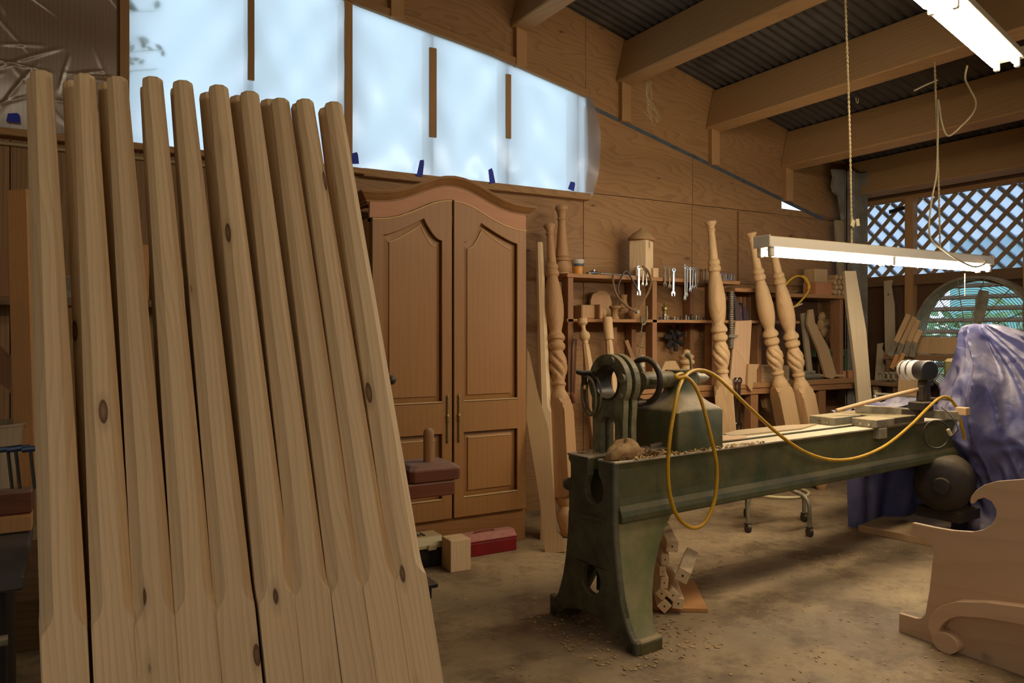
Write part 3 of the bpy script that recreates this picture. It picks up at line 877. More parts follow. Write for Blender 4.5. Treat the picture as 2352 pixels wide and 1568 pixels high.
MB().box((-0.004, -0.02, 0.50), (0.012, 0.14, 0.012), R=Matrix.Rotation(-0.02, 3, 'X')).build('leg_rib', 'lathe_end', lathe)
MB().cyl((0.05, 0.13, 0.605), (0.05, 0.195, 0.605), 0.018, 0.020, 14).cyl((0.05, 0.195, 0.605), (0.05, 0.215, 0.605), 0.030, 0.028, 14).build('clamp_screw', 'iron_green', lathe, smooth=40)
MB().box((0.03, 0.146, 0.60), (0.05, 0.02, 0.09)).build('boss', 'lathe_end', lathe, bevel=0.008)

# steady rest near the end of the bed
AX = 1.075
srx = 0.10
ring = [(-.098, BZ), (-.098, .90), (-.104, .97)] + [(0.125 * math.sin(a), AX + 0.125 * math.cos(a)) for a in [math.radians(-125 + 250 * k / 30) for k in range(31)]] + [(.104, .97), (.098, .90), (.098, BZ), (.046, BZ), (.046, .895), (.030, .925), (-.030, .925), (-.046, .895), (-.046, BZ)]
MB().plate(ring, 0.030, [circ(0, AX, 0.078, 32)], Matrix.Translation((srx, 0, 0)) @ MYZl).build('steady_rest_face', 'iron_green', lathe, bevel=0.004)
MB().plate(ring, 0.030, [circ(0, AX, 0.092, 32)], Matrix.Translation((srx + 0.05, 0, 0)) @ MYZl).build('steady_rest_face', 'iron_green', lathe, bevel=0.004)
m = MB()
for k in range(40):
    pass
vs, fs = [], []
for i, (r, x) in enumerate(((0.070, srx - 0.006), (0.078, srx - 0.006), (0.078, srx + 0.088), (0.070, srx + 0.088))):
    for k in range(36):
        a = 2 * math.pi * k / 36
        vs.append((x, r * math.sin(a), AX + r * math.cos(a)))
for i in range(4):
    for k in range(36):
        fs.append((i * 36 + k, i * 36 + (k + 1) % 36, ((i + 1) % 4) * 36 + (k + 1) % 36, ((i + 1) % 4) * 36 + k))
MB().add(vs, fs).build('bearing_ring', 'iron_dark', lathe, smooth=40)
for a, r in ((0.35, .016), (1.35, .02), (2.1, .012), (-1.2, .012)):
    c = Vector((srx, 0.103 * -math.sin(a), AX + 0.103 * math.cos(a)))
    MB().cyl(c + Vector((-0.014, 0, 0)), c, r, r, 12).build('bolt', 'iron_green', lathe, smooth=40)
c = LPx(1352, 905, srx - 0.03)
for dx, ph in ((0.0, 0.15), (0.03, 0.0)):
    loop = []
    for k in range(25):
        a = 2 * math.pi * k / 25
        loop.append(c + Vector((dx + 0.012 * math.sin(a), 0.062 * math.sin(a + ph), 0.078 * math.cos(a) - 0.015 * (math.cos(a) < 0))))
    MB().tube(loop, 0.0055, 8, closed=True).build('rod_loop', 'iron_green', lathe, smooth=60)
w = LPx(1342, 858, srx - 0.02)
MB().tube([w + Vector((0, 0.045, 0.006)), w, w + Vector((0, -0.06, 0.004))], [0.012, 0.014, 0.012], 8).cyl(w, w + Vector((0, 0, -0.05)), 0.014, 0.012, 10).build('wing_nut', 'iron_dark', lathe, smooth=60)

# tailstock
def rrect(cx, cy, hx, hy, z, r=0.03, n=4):
    out = []
    r = min(r, hx * 0.9, hy * 0.9)
    for sx, sy, a0 in ((1, 1, 0), (-1, 1, 90), (-1, -1, 180), (1, -1, 270)):
        for k in range(n + 1):
            a = math.radians(a0 + 90 * k / n)
            out.append(Vector((cx + sx * (hx - r) + r * math.cos(a), cy + sy * (hy - r) + r * math.sin(a), z)))
    return out
tx = 0.535
rows = [rrect(tx, -.012, .155, .136, BZ, .012)] + [rrect(tx + ox, -.012 + ox * 0.4, hx__, hy__, z__, rr__) for z__, hx__, hy__, ox, rr__ in
        ((.935, .155, .136, 0, .014), (.947, .150, .130, .001, .03), (.958, .138, .118, .005, .045), (.969, .121, .101, .010, .05), (.982, .105, .085, .016, .05), (.998, .092, .071, .021, .05), (1.018, .083, .060, .025, .045), (1.045, .077, .053, .028, .04), (1.118, .074, .048, .028, .03))]
MB().rings(rows).build('tailstock_body', 'lathe_green', lathe, smooth=35)
MB().cyl((0.30, 0, AX), (tx + 0.11, 0, AX), 0.040, 0.040, 24).build('tailstock_barrel', 'iron_green', lathe, smooth=40)
MB().rev([(0.027, 0), (0.027, 0.05), (0.022, 0.06), (0.022, 0.085), (0.003, 0.125)], 18, frame((tx + 0.10, 0, AX), (1, 0, 0))).build('live_center', 'steel_dull', lathe, smooth=40)
q = Vector((tx + 0.075, -0.02, 1.118))
MB().tube(spline([q, q + Vector((0, 0, 0.03)), q + Vector((-0.012, 0.0, 0.055)), q + Vector((-0.03, 0, 0.075))], 4), [0.006] * 4 + [0.006] * 4 + [0.008, 0.011, 0.014, 0.014, 0.006], 10).build('lock_lever', 'iron_green', lathe, smooth=60)
# handwheel
hx = 0.325
rim = [Vector((hx, 0.098 * math.sin(a), AX + 0.098 * math.cos(a))) for a in [2 * math.pi * k / 40 for k in range(40)]]
hw = MB().tube(rim, 0.014, 12, closed=True).build('handwheel', 'iron_dark', lathe, smooth=60)
TREE[hw.name] = TREE[lathe.name]
for a in (0.5, 0.5 + 2.094, 0.5 + 4.189):
    MB().tube([(hx + 0.012, 0, AX), (hx + 0.006, 0.05 * math.sin(a), AX + 0.05 * math.cos(a)), (hx, 0.095 * math.sin(a), AX + 0.095 * math.cos(a))], [0.02, 0.012, 0.012], 8).build('spoke', 'iron_green', hw, smooth=60)
MB().cyl((hx - 0.02, 0, AX), (hx + 0.04, 0, AX), 0.026, 0.03, 18).build('hub', 'iron_green', hw, smooth=40)
MB().tube([(hx - 0.01, -0.02, AX - 0.098), (hx - 0.05, -0.02, AX - 0.100), (hx - 0.09, -0.02, AX - 0.100)], [0.010, 0.015, 0.011], 10).build('crank_handle', 'iron_dark', hw, smooth=60)
# tool rest base lying on the bed among shavings
MB().tube([(0.33, -0.03, BZ + 0.018), (0.40, -0.05, BZ + 0.03), (0.44, -0.06, BZ + 0.022)], [0.014, 0.018, 0.022], 10).build('clamp_bolt', 'iron_dark', lathe, smooth=60)
MB().box((0.30, -0.05, BZ + 0.012), (0.16, 0.10, 0.022)).build('clamp_plate', 'iron_dark', lathe, bevel=0.006)

# carriage with router at the far end of the bed
cw = LPz(2055, 972, BZ + 0.045)
kx = cw.x
MB().box((kx + 0.30, -0.105, BZ + 0.025), (0.52, 0.15, 0.045)).build('saddle_wing', 'steel_dull', lathe, bevel=0.003)
MB().box((kx + 0.10, -0.155, BZ - 0.03), (0.08, 0.06, 0.06)).build('saddle_gib', 'steel_dull', lathe, bevel=0.003)
MB().box((kx + 0.18, 0.10, BZ + 0.025), (0.46, 0.16, 0.045)).build('saddle_wing', 'steel_dull', lathe, bevel=0.003)
MB().box((kx + 0.34, 0.0, BZ + 0.030), (0.24, 0.36, 0.04)).build('saddle_bridge', 'iron_green', lathe, bevel=0.003)
for y in (-0.14, -0.09): MB().cyl((kx + 0.03, y, BZ + 0.02), (kx + 0.042, y, BZ + 0.02), 0.008, n=10).build('bolt', 'chrome', lathe)
for y in (0.06, 0.11): MB().cyl((kx - 0.06, y, BZ + 0.02), (kx - 0.045, y, BZ + 0.02), 0.008, n=10).build('bolt', 'chrome', lathe)
def wl(px, py, t): return LI @ P(px, py, t=t)
sl0, sl1 = wl(1965, 938, 4.55), wl(2205, 955, 4.42)
MB().bar(sl0, sl1, 0.05, 0.02, (0, 0, 1)).build('cross_slide', 'steel_dull', lathe, bevel=0.003)
sl0, sl1 = wl(2070, 948, 4.5), wl(2115, 951, 4.46)
MB().bar(sl0, sl1, 0.055, 0.045, (0, 0, 1)).build('slide_block', 'iron_dark', lathe, bevel=0.003)
MB().bar(wl(2010, 903, 4.75), wl(2182, 918, 4.5), 0.012, 0.012, (0, 0, 1)).build('guide_rod', 'steel_dull', lathe)
MB().rev([(0.010, 0), (0.016, 0.006), (0.016, 0.02), (0.008, 0.03), (0.014, 0.045), (0.014, 0.055)], 14, Matrix.Translation(wl(2011, 916, 4.76))).build('rod_knob', 'steel', lathe, smooth=40)
MB().bar(wl(2118, 938, 4.5), wl(2124, 872, 4.5), 0.055, 0.055, (1, 0, 0)).build('tool_column', 'iron_dark', lathe, bevel=0.004)
MB().box(wl(2115, 932, 4.46), (0.10, 0.10, 0.05)).build('column_foot', 'motor_brown', lathe, bevel=0.004)
MB().tube([wl(1921, 943, 4.42), wl(2020, 916, 4.48), wl(2112, 893, 4.5)], 0.0125, 10).build('wooden_lever', 'board_dusty', lathe, smooth=60)
MB().box(wl(2118, 903, 4.48), (0.028, 0.03, 0.09)).build('lever_bracket', 'iron_dark', lathe, bevel=0.004)
MB().box(wl(2211, 944, 4.42), (0.055, 0.06, 0.045)).build('end_stop_block', 'board_dusty', lathe, bevel=0.003)
ra, rb = wl(2072, 849, 4.66), wl(2136, 851, 4.42)
rd = (rb - ra)
Mr = frame(ra, rd)
rl = rd.length
rt = MB().rev([(0.03, 0.0), (0.052, 0.02), (0.060, 0.03), (0.060, rl * 0.62), (0.058, rl * 0.64), (0.058, rl * 0.66)], 28, Mr).build('router_body', 'aluminium', lathe, smooth=40)
TREE[rt.name] = TREE[lathe.name]
MB().rev([(0.058, rl * 0.66), (0.060, rl * 0.68), (0.060, rl - 0.008), (0.054, rl), (0.012, rl + 0.001)], 28, Mr).build('router_cap', 'black_plastic', rt, smooth=40)
for f in (0.2, 0.42): MB().rev([(0.0605, rl * f), (0.0625, rl * f + 0.002), (0.0625, rl * f + 0.014), (0.0605, rl * f + 0.016)], 28, Mr).build('hose_clamp', 'chrome', rt, smooth=40)
MB().cyl(ra - rd.normalized() * 0.045, ra, 0.008, 0.012, 10).build('collet', 'steel_dull', rt)
for f in (0.10, 0.31, 0.52): 
    MB().box(Mr @ Vector((0, 0, rl * f)) + Vector((-0.01, -0.045, -0.028)), (0.032, 0.03, 0.034), R=Mr.to_3x3()).build('spacer_block', 'orange_board', rt)
# motor below the headstock end
mc = wl(2163, 1115, 4.55)
Mm = frame(mc, (-1, -0.35, 0.0))
mo = MB().rev([(0.155, -0.30), (0.16, -0.28), (0.16, -0.04), (0.15, -0.02), (0.11, 0.0), (0.05, 0.006), (0.045, 0.03), (0.02, 0.034)], 36, Mm).build('motor', 'motor_brown', lathe, smooth=40)
MB().box(mc + Vector((0.18, 0.05, -0.19)), (0.26, 0.26, 0.06)).build('motor_foot', 'motor_brown', lathe)
# headstock casting, seen only as the bulk under the sheet
MB().box((3.50, 0, 0.94), (0.40, 0.24, 0.34)).build('headstock', 'lathe_green', lathe, bevel=0.02)
# power cords looped below the carriage
lp = [wl(2150 + 30 * math.sin(a), 965 + 32 * (1 - math.cos(a)), 4.2) for a in [2 * math.pi * k / 24 for k in range(25)]]
MB().tube(lp, 0.004, 6).build('cord', 'blackish', lathe, smooth=60)
cp = spline([wl(2162, 935, 4.3), wl(2185, 955, 4.25), wl(2200, 985, 4.2), wl(2183, 1000, 4.2), wl(2176, 990, 4.2)], 5)
MB().tube(cp, 0.004, 6).build('cord', 'blackish', lathe, smooth=60)
MB().bar(wl(2177, 985, 4.18), wl(2185, 1000, 4.18), 0.018, 0.016).build('plug', 'cream_plastic', lathe, bevel=0.003)

# ---- things on and round the lathe
sh = MB(); rr = random.Random(5)
def chips(m, cx, cy, z, rx, ry, n, zz, s=0.012):
    for _ in range(n):
        a, r = rr.uniform(0, 6.28), math.sqrt(rr.uniform(0, 1))
        x, y = cx + rx * r * math.cos(a), cy + ry * r * math.sin(a)
        h = zz * (1 - r) * rr.uniform(0.2, 1)
        L = rr.uniform(0.4, 1.2) * s
        R = Matrix.Rotation(rr.uniform(0, 6.28), 3, 'Z') @ Matrix.Rotation(rr.uniform(-0.7, 0.7), 3, 'X') @ Matrix.Rotation(rr.uniform(-0.7, 0.7), 3, 'Y')
        c = Vector((x, y, z + h + 0.004))
        a1, b1 = R @ Vector((L, 0, 0)), R @ Vector((0, L * 0.45, 0))
        cu = R @ Vector((0, 0, L * 0.4))
        m.add([c - a1 - b1, c - b1 + cu, c + a1 - b1, c + a1 + b1, c + b1 + cu, c - a1 + b1], [(0, 1, 4, 5), (1, 2, 3, 4)])
chips(sh, 0.20, -0.10, BZ, 0.20, 0.055, 420, 0.03)
chips(sh, 0.55, -0.152, BZ, 0.45, 0.02, 260, 0.008, 0.008)
chips(sh, 0.10, 0.10, BZ, 0.08, 0.05, 50, 0.006, 0.008)
sh.v = [LM @ Vector(p) for p in sh.v]
tag(sh.build('wood_shavings', 'shavings'), 'curly pale wood shavings heaped on the near end of the lathe bed', 'shavings', kind='stuff')
# crumpled rag in the shavings
rg = MB()
rc = LM @ Vector((0.10, -0.105, BZ + 0.028))
rows = []
r2 = random.Random(9)
ph = [(r2.randint(2, 7), r2.randint(1, 5), r2.uniform(0, 6), r2.uniform(0.06, 0.2)) for _ in range(7)]
for j in range(15):
    th = math.pi * (j + 0.02) / 14.04
    row = []
    for k in range(28):
        a = 2 * math.pi * k / 28
        r = 1 + sum(am * math.sin(n1 * a + n2 * th + p0) for n1, n2, p0, am in ph) * 1.0
        row.append(rc + Vector((0.10 * r * math.sin(th) * math.cos(a), 0.05 * r * math.sin(th) * math.sin(a), max(-0.022, 0.045 * r * math.cos(th)))))
    rows.append(row)
rg.rings(rows)
tag(rg.build('crumpled_rag', 'rag', smooth=50), 'crumpled tan rag lying in shavings on the lathe bed', 'rag')
# thin boards left on the bed
bo = MB().plate([(0, 0), (0.30, 0.03), (0.36, 0.10), (0.30, 0.16), (0.02, 0.13)], 0.006, (), LM @ Matrix.Translation((0.70, -0.02, BZ + 0.002)) @ Matrix.Rotation(-0.15, 4, 'Z'))
tag(bo.build('thin_board', 'birch'), 'thin pale offcut board lying on the bed beside the tailstock', 'board')
bo = MB().plate([(0, 0), (0.55, -0.02), (0.80, 0.05), (0.60, 0.11), (0.2, 0.13), (0.02, 0.08)], 0.008, (), LM @ Matrix.Translation((1.0, 0.05, BZ + 0.002)))
tag(bo.build('thin_board', 'grey_board'), 'long greyish shaped board lying on the rear way of the lathe bed', 'board')

# yellow air hose draped over the tailstock
fy = -0.205
def hp(px, py, y=fy):
    return P(px, py, pl=(LM @ Vector((0, y, 0)), LR @ Vector((0, 1, 0))))
path = [hp(1576, 868, -0.02), hp(1566, 858, -0.05), hp(1553, 862, -0.09), hp(1556, 868, -0.115), hp(1576, 866, -0.12), hp(1596, 886, -0.155), hp(1614, 930, -0.18), hp(1632, 1000), hp(1645, 1060), hp(1646, 1110), hp(1638, 1160), hp(1618, 1200), hp(1592, 1212), hp(1563, 1195), hp(1543, 1155), hp(1534, 1090),
        hp(1538, 1010), hp(1548, 945, -0.19), hp(1558, 895, -0.16), hp(1572, 866, -0.10), hp(1592, 851, -0.06), hp(1618, 851, -0.05), hp(1645, 864, -0.09), hp(1676, 892, -0.15), hp(1720, 935, -0.19), hp(1790, 998), hp(1850, 1038), hp(1912, 1056), hp(1975, 1049), hp(2035, 1022), hp(2090, 978, -0.24), hp(2130, 938, -0.26), hp(2158, 914, -0.26), hp(2178, 913, -0.27), hp(2196, 935, -0.28), hp(2207, 970, -0.30), hp(2216, 1008, -0.30)]
hs = MB().tube(spline(path, 5), 0.0085, 10)
tag(hs.build('air_hose', 'yellow_hose', smooth=60), 'yellow rubber air hose looped over the lathe tailstock', 'hose')

# blue sheet over the headstock
tarp = thing('blue_tarp', 'dusty blue tarpaulin draped over the headstock end of the lathe', 'tarp', (5.3, 2.6, 0))
tc = Vector((5.30, 2.58, 0))
from mathutils import noise as mnoise
rows = []
prof = [(0.015, 1.345), (0.07, 1.342), (0.13, 1.325), (0.19, 1.285), (0.25, 1.225), (0.31, 1.15), (0.37, 1.07), (0.43, 0.98), (0.47, 0.90), (0.49, 0.82), (0.49, 0.74), (0.475, 0.66), (0.46, 0.58), (0.44, 0.50), (0.425, 0.42), (0.41, 0.33), (0.40, 0.24), (0.395, 0.15), (0.39, 0.07), (0.39, 0.015)]
prof = [tuple(v) for v in spline([(a, b_, 0) for a, b_ in prof], 6)]
NA = 260
def ridge(x, y, z):
    return 1.0 - abs(mnoise.noise(Vector((x, y, z)))) * 2.2
for j, (r, z, _) in enumerate(prof):
    row = []
    up = max(0.0, (z - 0.80) / 0.55)
    k0 = min(1.0, r / 0.22)
    for k in range(NA):
        a = 2 * math.pi * k / NA
        ca, sa = math.cos(a), math.sin(a)
        lean_ = a + 0.55 * (z - 0.6)
        f1 = ridge(1.9 * math.cos(lean_), 1.9 * math.sin(lean_) + 3.3, z * 1.3)
        f2 = ridge(4.2 * math.cos(lean_) + 9, 4.2 * math.sin(lean_), z * 3.0 + 4)
        f3 = ridge(ca * r * 11, sa * r * 11 + 7, z * 9)
        q = r + k0 * (0.10 * f1 + 0.034 * f2 + 0.010 * f3 - 0.065)
        q = max(q, 0.012)
        dz = k0 * 0.03 * mnoise.noise(Vector((ca * 2.5 + 3, sa * 2.5, z * 3))) if z > 0.08 else 0.0
        row.append(Vector((tc.x + q * ca - 0.20 * up * up, tc.y + q * 0.85 * sa + 0.13 * up * up, max(0.012, z + dz))))
    rows.append(row)
m = MB().rings(rows, cap=False)
m.build('sheet', 'tarp', tarp, world=True, smooth=55)
# part of the sheet hanging behind and below the bed
vs, fs = [], []
nx_, nz_ = 46, 20
pa, pb = Vector((4.42, 3.22, 0)), Vector((5.15, 2.98, 0))
for i in range(nx_ + 1):
    for j in range(nz_ + 1):
        f, g = i / nx_, j / nz_
        p = pa.lerp(pb, f)
        n = Vector((-0.33, -0.94, 0))
        hem = 0.02 + 0.10 * max(0, f - 0.35)
        z = hem + (0.80 - hem) * g
        w = 0.035 * math.sin(11 * f + 2 * g) + 0.02 * math.sin(23 * f - 3 * g) + 0.05 * (1 - g) * math.cos(5 * f)
        vs.append(p + n * w + Vector((0, 0, z)))
for i in range(nx_):
    for j in range(nz_):
        q = i * (nz_ + 1) + j
        fs.append((q, q + 1, q + nz_ + 2, q + nz_ + 1))
MB().add(vs, fs).build('hanging_flap', 'tarp', tarp, world=True, smooth=60)
vs, fs = [], []
for i in range(25):
    for j in range(9):
        p = LM @ Vector((2.35 + 0.85 * i / 24, 0.16 + 0.20 * j / 8, 0))
        vs.append((p.x, p.y, BZ + 0.03 + 0.03 * math.sin(i * 0.9 + j) * math.sin(j * 0.8) + 0.05 * (i / 24) ** 2))
for i in range(24):
    for j in range(8):
        q = i * 9 + j
        fs.append((q, q + 1, q + 10, q + 9))
MB().add(vs, fs).build('spread_flap', 'tarp', tarp, world=True, smooth=60)
# plank skid below the headstock
sk = MB().box(LM @ Vector((2.72, -0.02, 0.022)), (0.36, 0.62, 0.044), R=Matrix.Rotation(math.radians(4.5), 3, 'Z') @ Matrix.Rotation(0.1, 3, 'Z'))
tag(sk.build('plank_skid', 'board_dusty', bevel=0.003), 'flat timber plank on the floor in front of the blue tarpaulin', 'plank')
# ================================================================ armoire
AY = 4.04
AX0, AX1 = P(848, 760, Y=AY).x, P(1206, 760, Y=AY).x
AXC = (AX0 + AX1) / 2
arm = thing('armoire', 'tall brown wooden armoire with an arched crown and two panelled doors', 'armoire', (AXC, AY + 0.27, 0))
def az(px, py): return P(px, py, Y=AY)
HW = (AX1 - AX0) / 2
ZB = 0.20                                             # bottom of the doors
# arch as a function of distance from the middle, from the crown's outline
ARCH = [(0.0, 1.0), (0.12, 0.96), (0.25, 0.83), (0.38, 0.62), (0.52, 0.38), (0.66, 0.18), (0.80, 0.055), (0.92, 0.01), (1.0, 0.0)]
def arch(d):
    d = min(1.0, abs(d))
    for (a, ya), (b, yb) in zip(ARCH, ARCH[1:]):
        if a <= d <= b:
            f = (d - a) / (b - a); return ya + (yb - ya) * f
    return 0.0
ztl, zpk = az(1205, 529).z, az(1041, 461).z           # door tops: side and middle
czl, czp = az(1228, 477).z, az(1035, 408).z
# carcass
cas = MB()
th = 0.022
cas.box((AX0 + th / 2, AY + 0.28, 1.0), (th, 0.50, 1.86)); cas.box((AX1 - th / 2, AY + 0.28, 1.0), (th, 0.50, 1.86))
cas.box((AXC, AY + 0.52, 1.0), (2 * HW, 0.012, 1.86)); cas.box((AXC, AY + 0.28, ZB + 0.01), (2 * HW, 0.5, 0.02)); cas.box((AXC, AY + 0.28, 1.92), (2 * HW, 0.5, 0.02))
cas.build('carcass', 'armoire', arm, world=True, bevel=0.002)
# plinth with scalloped lower edge
def pl_out():
    n = 24
    pts = [(AX0, 0), (AX0, ZB - 0.004), (AX1, ZB - 0.004), (AX1, 0.0), (AX1 - 0.07, 0.0)]
    for d, z in ((0.09, 0.055), (0.12, 0.082), (0.155, 0.085), (0.18, 0.06), (0.205, 0.045), (0.235, 0.062), (0.27, 0.066), (0.36, 0.05), (HW, 0.045)):
        pts.append((AX1 - d, z))
    for d, z in reversed(((0.09, 0.055), (0.12, 0.082), (0.155, 0.085), (0.18, 0.06), (0.205, 0.045), (0.235, 0.062), (0.27, 0.066), (0.36, 0.05))):
        pts.append((AX0 + d, z))
    pts.append((AX0 + 0.07, 0))
    return pts
MB().plate(pl_out(), 0.024, (), MXZ(AY + 0.024)).build('plinth', 'armoire_x', arm, world=True, bevel=0.002)
MB().box((AX0 + .01, AY + 0.27, ZB / 2), (0.02, 0.48, ZB)).build('plinth_side', 'armoire_x', arm, world=True)
MB().box((AX1 - .01, AY + 0.27, ZB / 2), (0.02, 0.48, ZB)).build('plinth_side', 'armoire_x', arm, world=True)
# frieze between doors and crown
N = 40
low = [(AXC + HW * (2 * k / N - 1), ztl + (zpk - ztl) * arch(2 * k / N - 1) + 0.004) for k in range(N + 1)]
up = [(AXC + HW * (2 * k / N - 1), czl - 0.05 + (czp - czl) * arch((2 * k / N - 1) * 0.96)) for k in range(N + 1)]
MB().plate(low + up[::-1], 0.022, (), MXZ(AY + 0.012)).build('frieze', 'armoire_top', arm, world=True)
# crown moulding swept along the arch, with returns along the sides
cp_ = [(0.0, -0.072), (0.010, -0.070), (0.012, -0.060), (0.020, -0.056), (0.022, -0.046), (0.034, -0.036), (0.046, -0.022), (0.052, -0.014), (0.056, -0.012), (0.060, 0.0), (0.056, 0.004), (-0.02, 0.004), (-0.02, -0.072)]
rows = []
ov = 0.055
for k in range(61):
    d = 2 * k / 60 - 1
    z = czl + (czp - czl) * arch(d)
    # local slope, so that the profile stays square to the curve
    dz = (arch(min(1, d + 0.02)) - arch(max(-1, d - 0.02))) * (czp - czl) / (0.04 * HW)
    row = []
    for a, b in cp_:
        x = AXC + d * HW + d * max(0, a) * (1 if abs(d) > 0.98 else 0)
        row.append(Vector((x + (-b * 0.4 * dz if abs(d) < 0.97 else 0), AY + 0.010 - a, z + b)))
    rows.append(row)
MB().rings(rows).build('crown_moulding', 'armoire_x', arm, world=True, smooth=30)
for s, X in ((-1, AX0), (1, AX1)):
    rows = []
    for y, e in ((AY + 0.010, 1), (AY + 0.52, 0)):
        rows.append([Vector((X + s * (max(a, -0.02)), (y - a) if e else y, czl + b)) for a, b in cp_])
    MB().rings(rows).build('crown_return', 'armoire_x', arm, world=True, smooth=30)
MB().box((AXC, AY + 0.28, czl + 0.0), (2 * HW, 0.48, 0.012)).build('top_board', 'armoire_x', arm, world=True)
# doors
def door(x0, x1, s):
    """s=+1: hinge at the right; arched top follows the crown"""
    n = 24
    def top(x): return ztl + (zpk - ztl) * arch((x - AXC) / HW)
    xa, xb = min(x0, x1), max(x0, x1)
    outer = [(xa, ZB)] + [(xb, ZB)] + [(xb + (xa - xb) * k / n, top(xb + (xa - xb) * k / n)) for k in range(n + 1)]
    st = 0.064
    ia, ib = xa + st, xb - st
    inner = x0            # meeting edge
    # upper panel with ogee top: peak nearer the meeting edge
    def ogee(a, b, z0, zl, zp, zr):
        pk = a + (b - a) * (0.68 if s > 0 else 0.32)
        pts = [(a, z0), (b, z0)]
        # right side to peak
        for k in range(9):
            f = k / 8
            x = b + (pk - b) * f
            sag = (1 - math.cos(f * math.pi / 2)) if (s > 0) else f ** 1.25
            pts.append((x, zr + (zp - zr) * sag))
        for k in range(1, 9):
            f = k / 8
            x = pk + (a - pk) * f
            g = 1 - f
            sag = g ** 1.25 if s > 0 else (1 - math.cos(g * math.pi / 2))
            pts.append((x, zl + (zp - zl) * sag))
        return pts
    zm0, zm1 = az(1110, 918).z, az(1110, 988).z           # middle rail
    zl_ = top(xa + 0.04) - 0.125 if s > 0 else top(ia) - 0.17
    if s > 0: zl_, zr_, zp_ = ztl - 0.09, ztl - 0.10, ztl + 0.02
    else: zl_, zr_, zp_ = ztl - 0.10, ztl - 0.09, ztl + 0.02
    hole1 = ogee(ia, ib, zm0, zl_, zp_, zr_)
    zb0, zb1 = ZB + 0.115, zm1
    hole2 = [(ia, zb0), (ib, zb0), (ib, zb1), (ia, zb1)]
    d = MB().plate(outer, 0.024, [hole1, hole2], MXZ(AY + 0.004)).build('door', 'armoire', arm, world=True, bevel=0.004)
    TREE[d.name] = TREE[arm.name]
    def raised(h, nm):
        cx = sum(p[0] for p in h) / len(h); cz = sum(p[1] for p in h) / len(h)
        def inset(e):
            zmax = max(p[1] for p in h); zmin = min(p[1] for p in h)
            return [(cx + (x - cx) * (1 - 2 * e / (ib - ia)), (z - e if z > cz else z + e)) for x, z in h]
        i0, i1 = inset(0.004), inset(0.036)
        rows = [[Vector((x, AY + 0.012, z)) for x, z in h], [Vector((x, AY + 0.010, z)) for x, z in i0], [Vector((x, AY + 0.004, z)) for x, z in i1], [Vector((x, AY - 0.003, z)) for x, z in i1]]
        m = MB(); n_ = len(h)
        vs = rows[0] + rows[1] + rows[2] + rows[3]
        fs = []
        for i in range(3):
            for k in range(n_):
                fs.append((i * n_ + k, i * n_ + (k + 1) % n_, (i + 1) * n_ + (k + 1) % n_, (i + 1) * n_ + k))
        tri = tessellate_polygon([[Vector((x, z, 0)) for x, z in i1]])
        fs += [tuple(3 * n_ + i for i in t) for t in tri]
        m.add(vs, fs)
        m.build(nm, 'armoire', d, world=True)
    raised(hole1, 'upper_panel'); raised(hole2, 'lower_panel')
    # pale strips painting in light on the bevels: along the arched top and along the top of each raised field
    MB().tube([Vector((x, AY - 0.020, z - 0.004)) for x, z in outer[2:]], 0.0048, 6).build('top_highlight', 'pale_line', d, world=True)
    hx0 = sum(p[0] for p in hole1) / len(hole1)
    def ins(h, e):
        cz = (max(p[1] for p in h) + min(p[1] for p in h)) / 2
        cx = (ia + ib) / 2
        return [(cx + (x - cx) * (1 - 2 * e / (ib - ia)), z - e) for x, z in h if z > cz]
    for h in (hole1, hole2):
        MB().tube([Vector((x, AY - 0.004, z)) for x, z in sorted(ins(h, 0.036))], 0.0035, 6).build('field_highlight', 'pale_line', d, world=True)
    # applied lips whose pale colour stands for dust and highlights
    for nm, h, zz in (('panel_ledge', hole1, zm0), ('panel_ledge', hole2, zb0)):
        MB().box(((ia + ib) / 2, AY - 0.012, zz), (ib - ia + 0.006, 0.016, 0.010)).build(nm, 'pale_line', d, world=True)
    # hinge-side escutcheon: tall ornate pull beside the meeting edge
    hxp = x0 + (-0.030 if s > 0 else 0.030)
    zc = az(1040, 960).z
    pts = [Vector((hxp, AY - 0.024, zc + q)) for q in [-.14 + .28 * k / 28 for k in range(29)]]
    MB().tube(pts, [0.004 + 0.004 * abs(math.sin(k * 1.12)) + (0.004 if 12 < k < 17 else 0) for k in range(29)], 8).build('pull_plate', 'brass', d, world=True, smooth=60)
    return d
gap = 0.007
door(AXC - gap, AX0 + 0.012, 1)
door(AXC + gap, AX1 - 0.004, -1)
# ================================================================ turned bedposts leaning on the back wall
SHAFT = [(.405, .93), (.418, .97), (.428, .86), (.436, .72), (.445, .60), (.454, .62), (.458, .73), (.464, .74), (.468, .62), (.474, .62), (.484, .74), (.496, .88), (.508, .97), (.52, 1.0), (.532, .98), (.544, .90), (.555, .78), (.563, .66),
         (.567, .62), (.571, .70), (.576, .86), (.583, .90), (.590, .86), (.595, .70), (.600, .72), (.605, .90), (.612, .93), (.619, .86), (.627, .66), (.633, .60), (.645, .70), (.665, .86), (.69, .96), (.72, .98), (.75, .90), (.78, .78), (.80, .66), (.812, .57),
         (.817, .56), (.821, .70), (.829, .74), (.837, .68), (.841, .56), (.845, .66), (.851, .70), (.857, .64), (.863, .50), (.87, .50), (.90, .445), (.93, .405), (.955, .375), (.961, .36), (.964, .46), (.969, .46), (.972, .37), (.979, .39), (.986, .50), (.991, .63), (.996, .66), (.999, .58), (1.0, .30)]
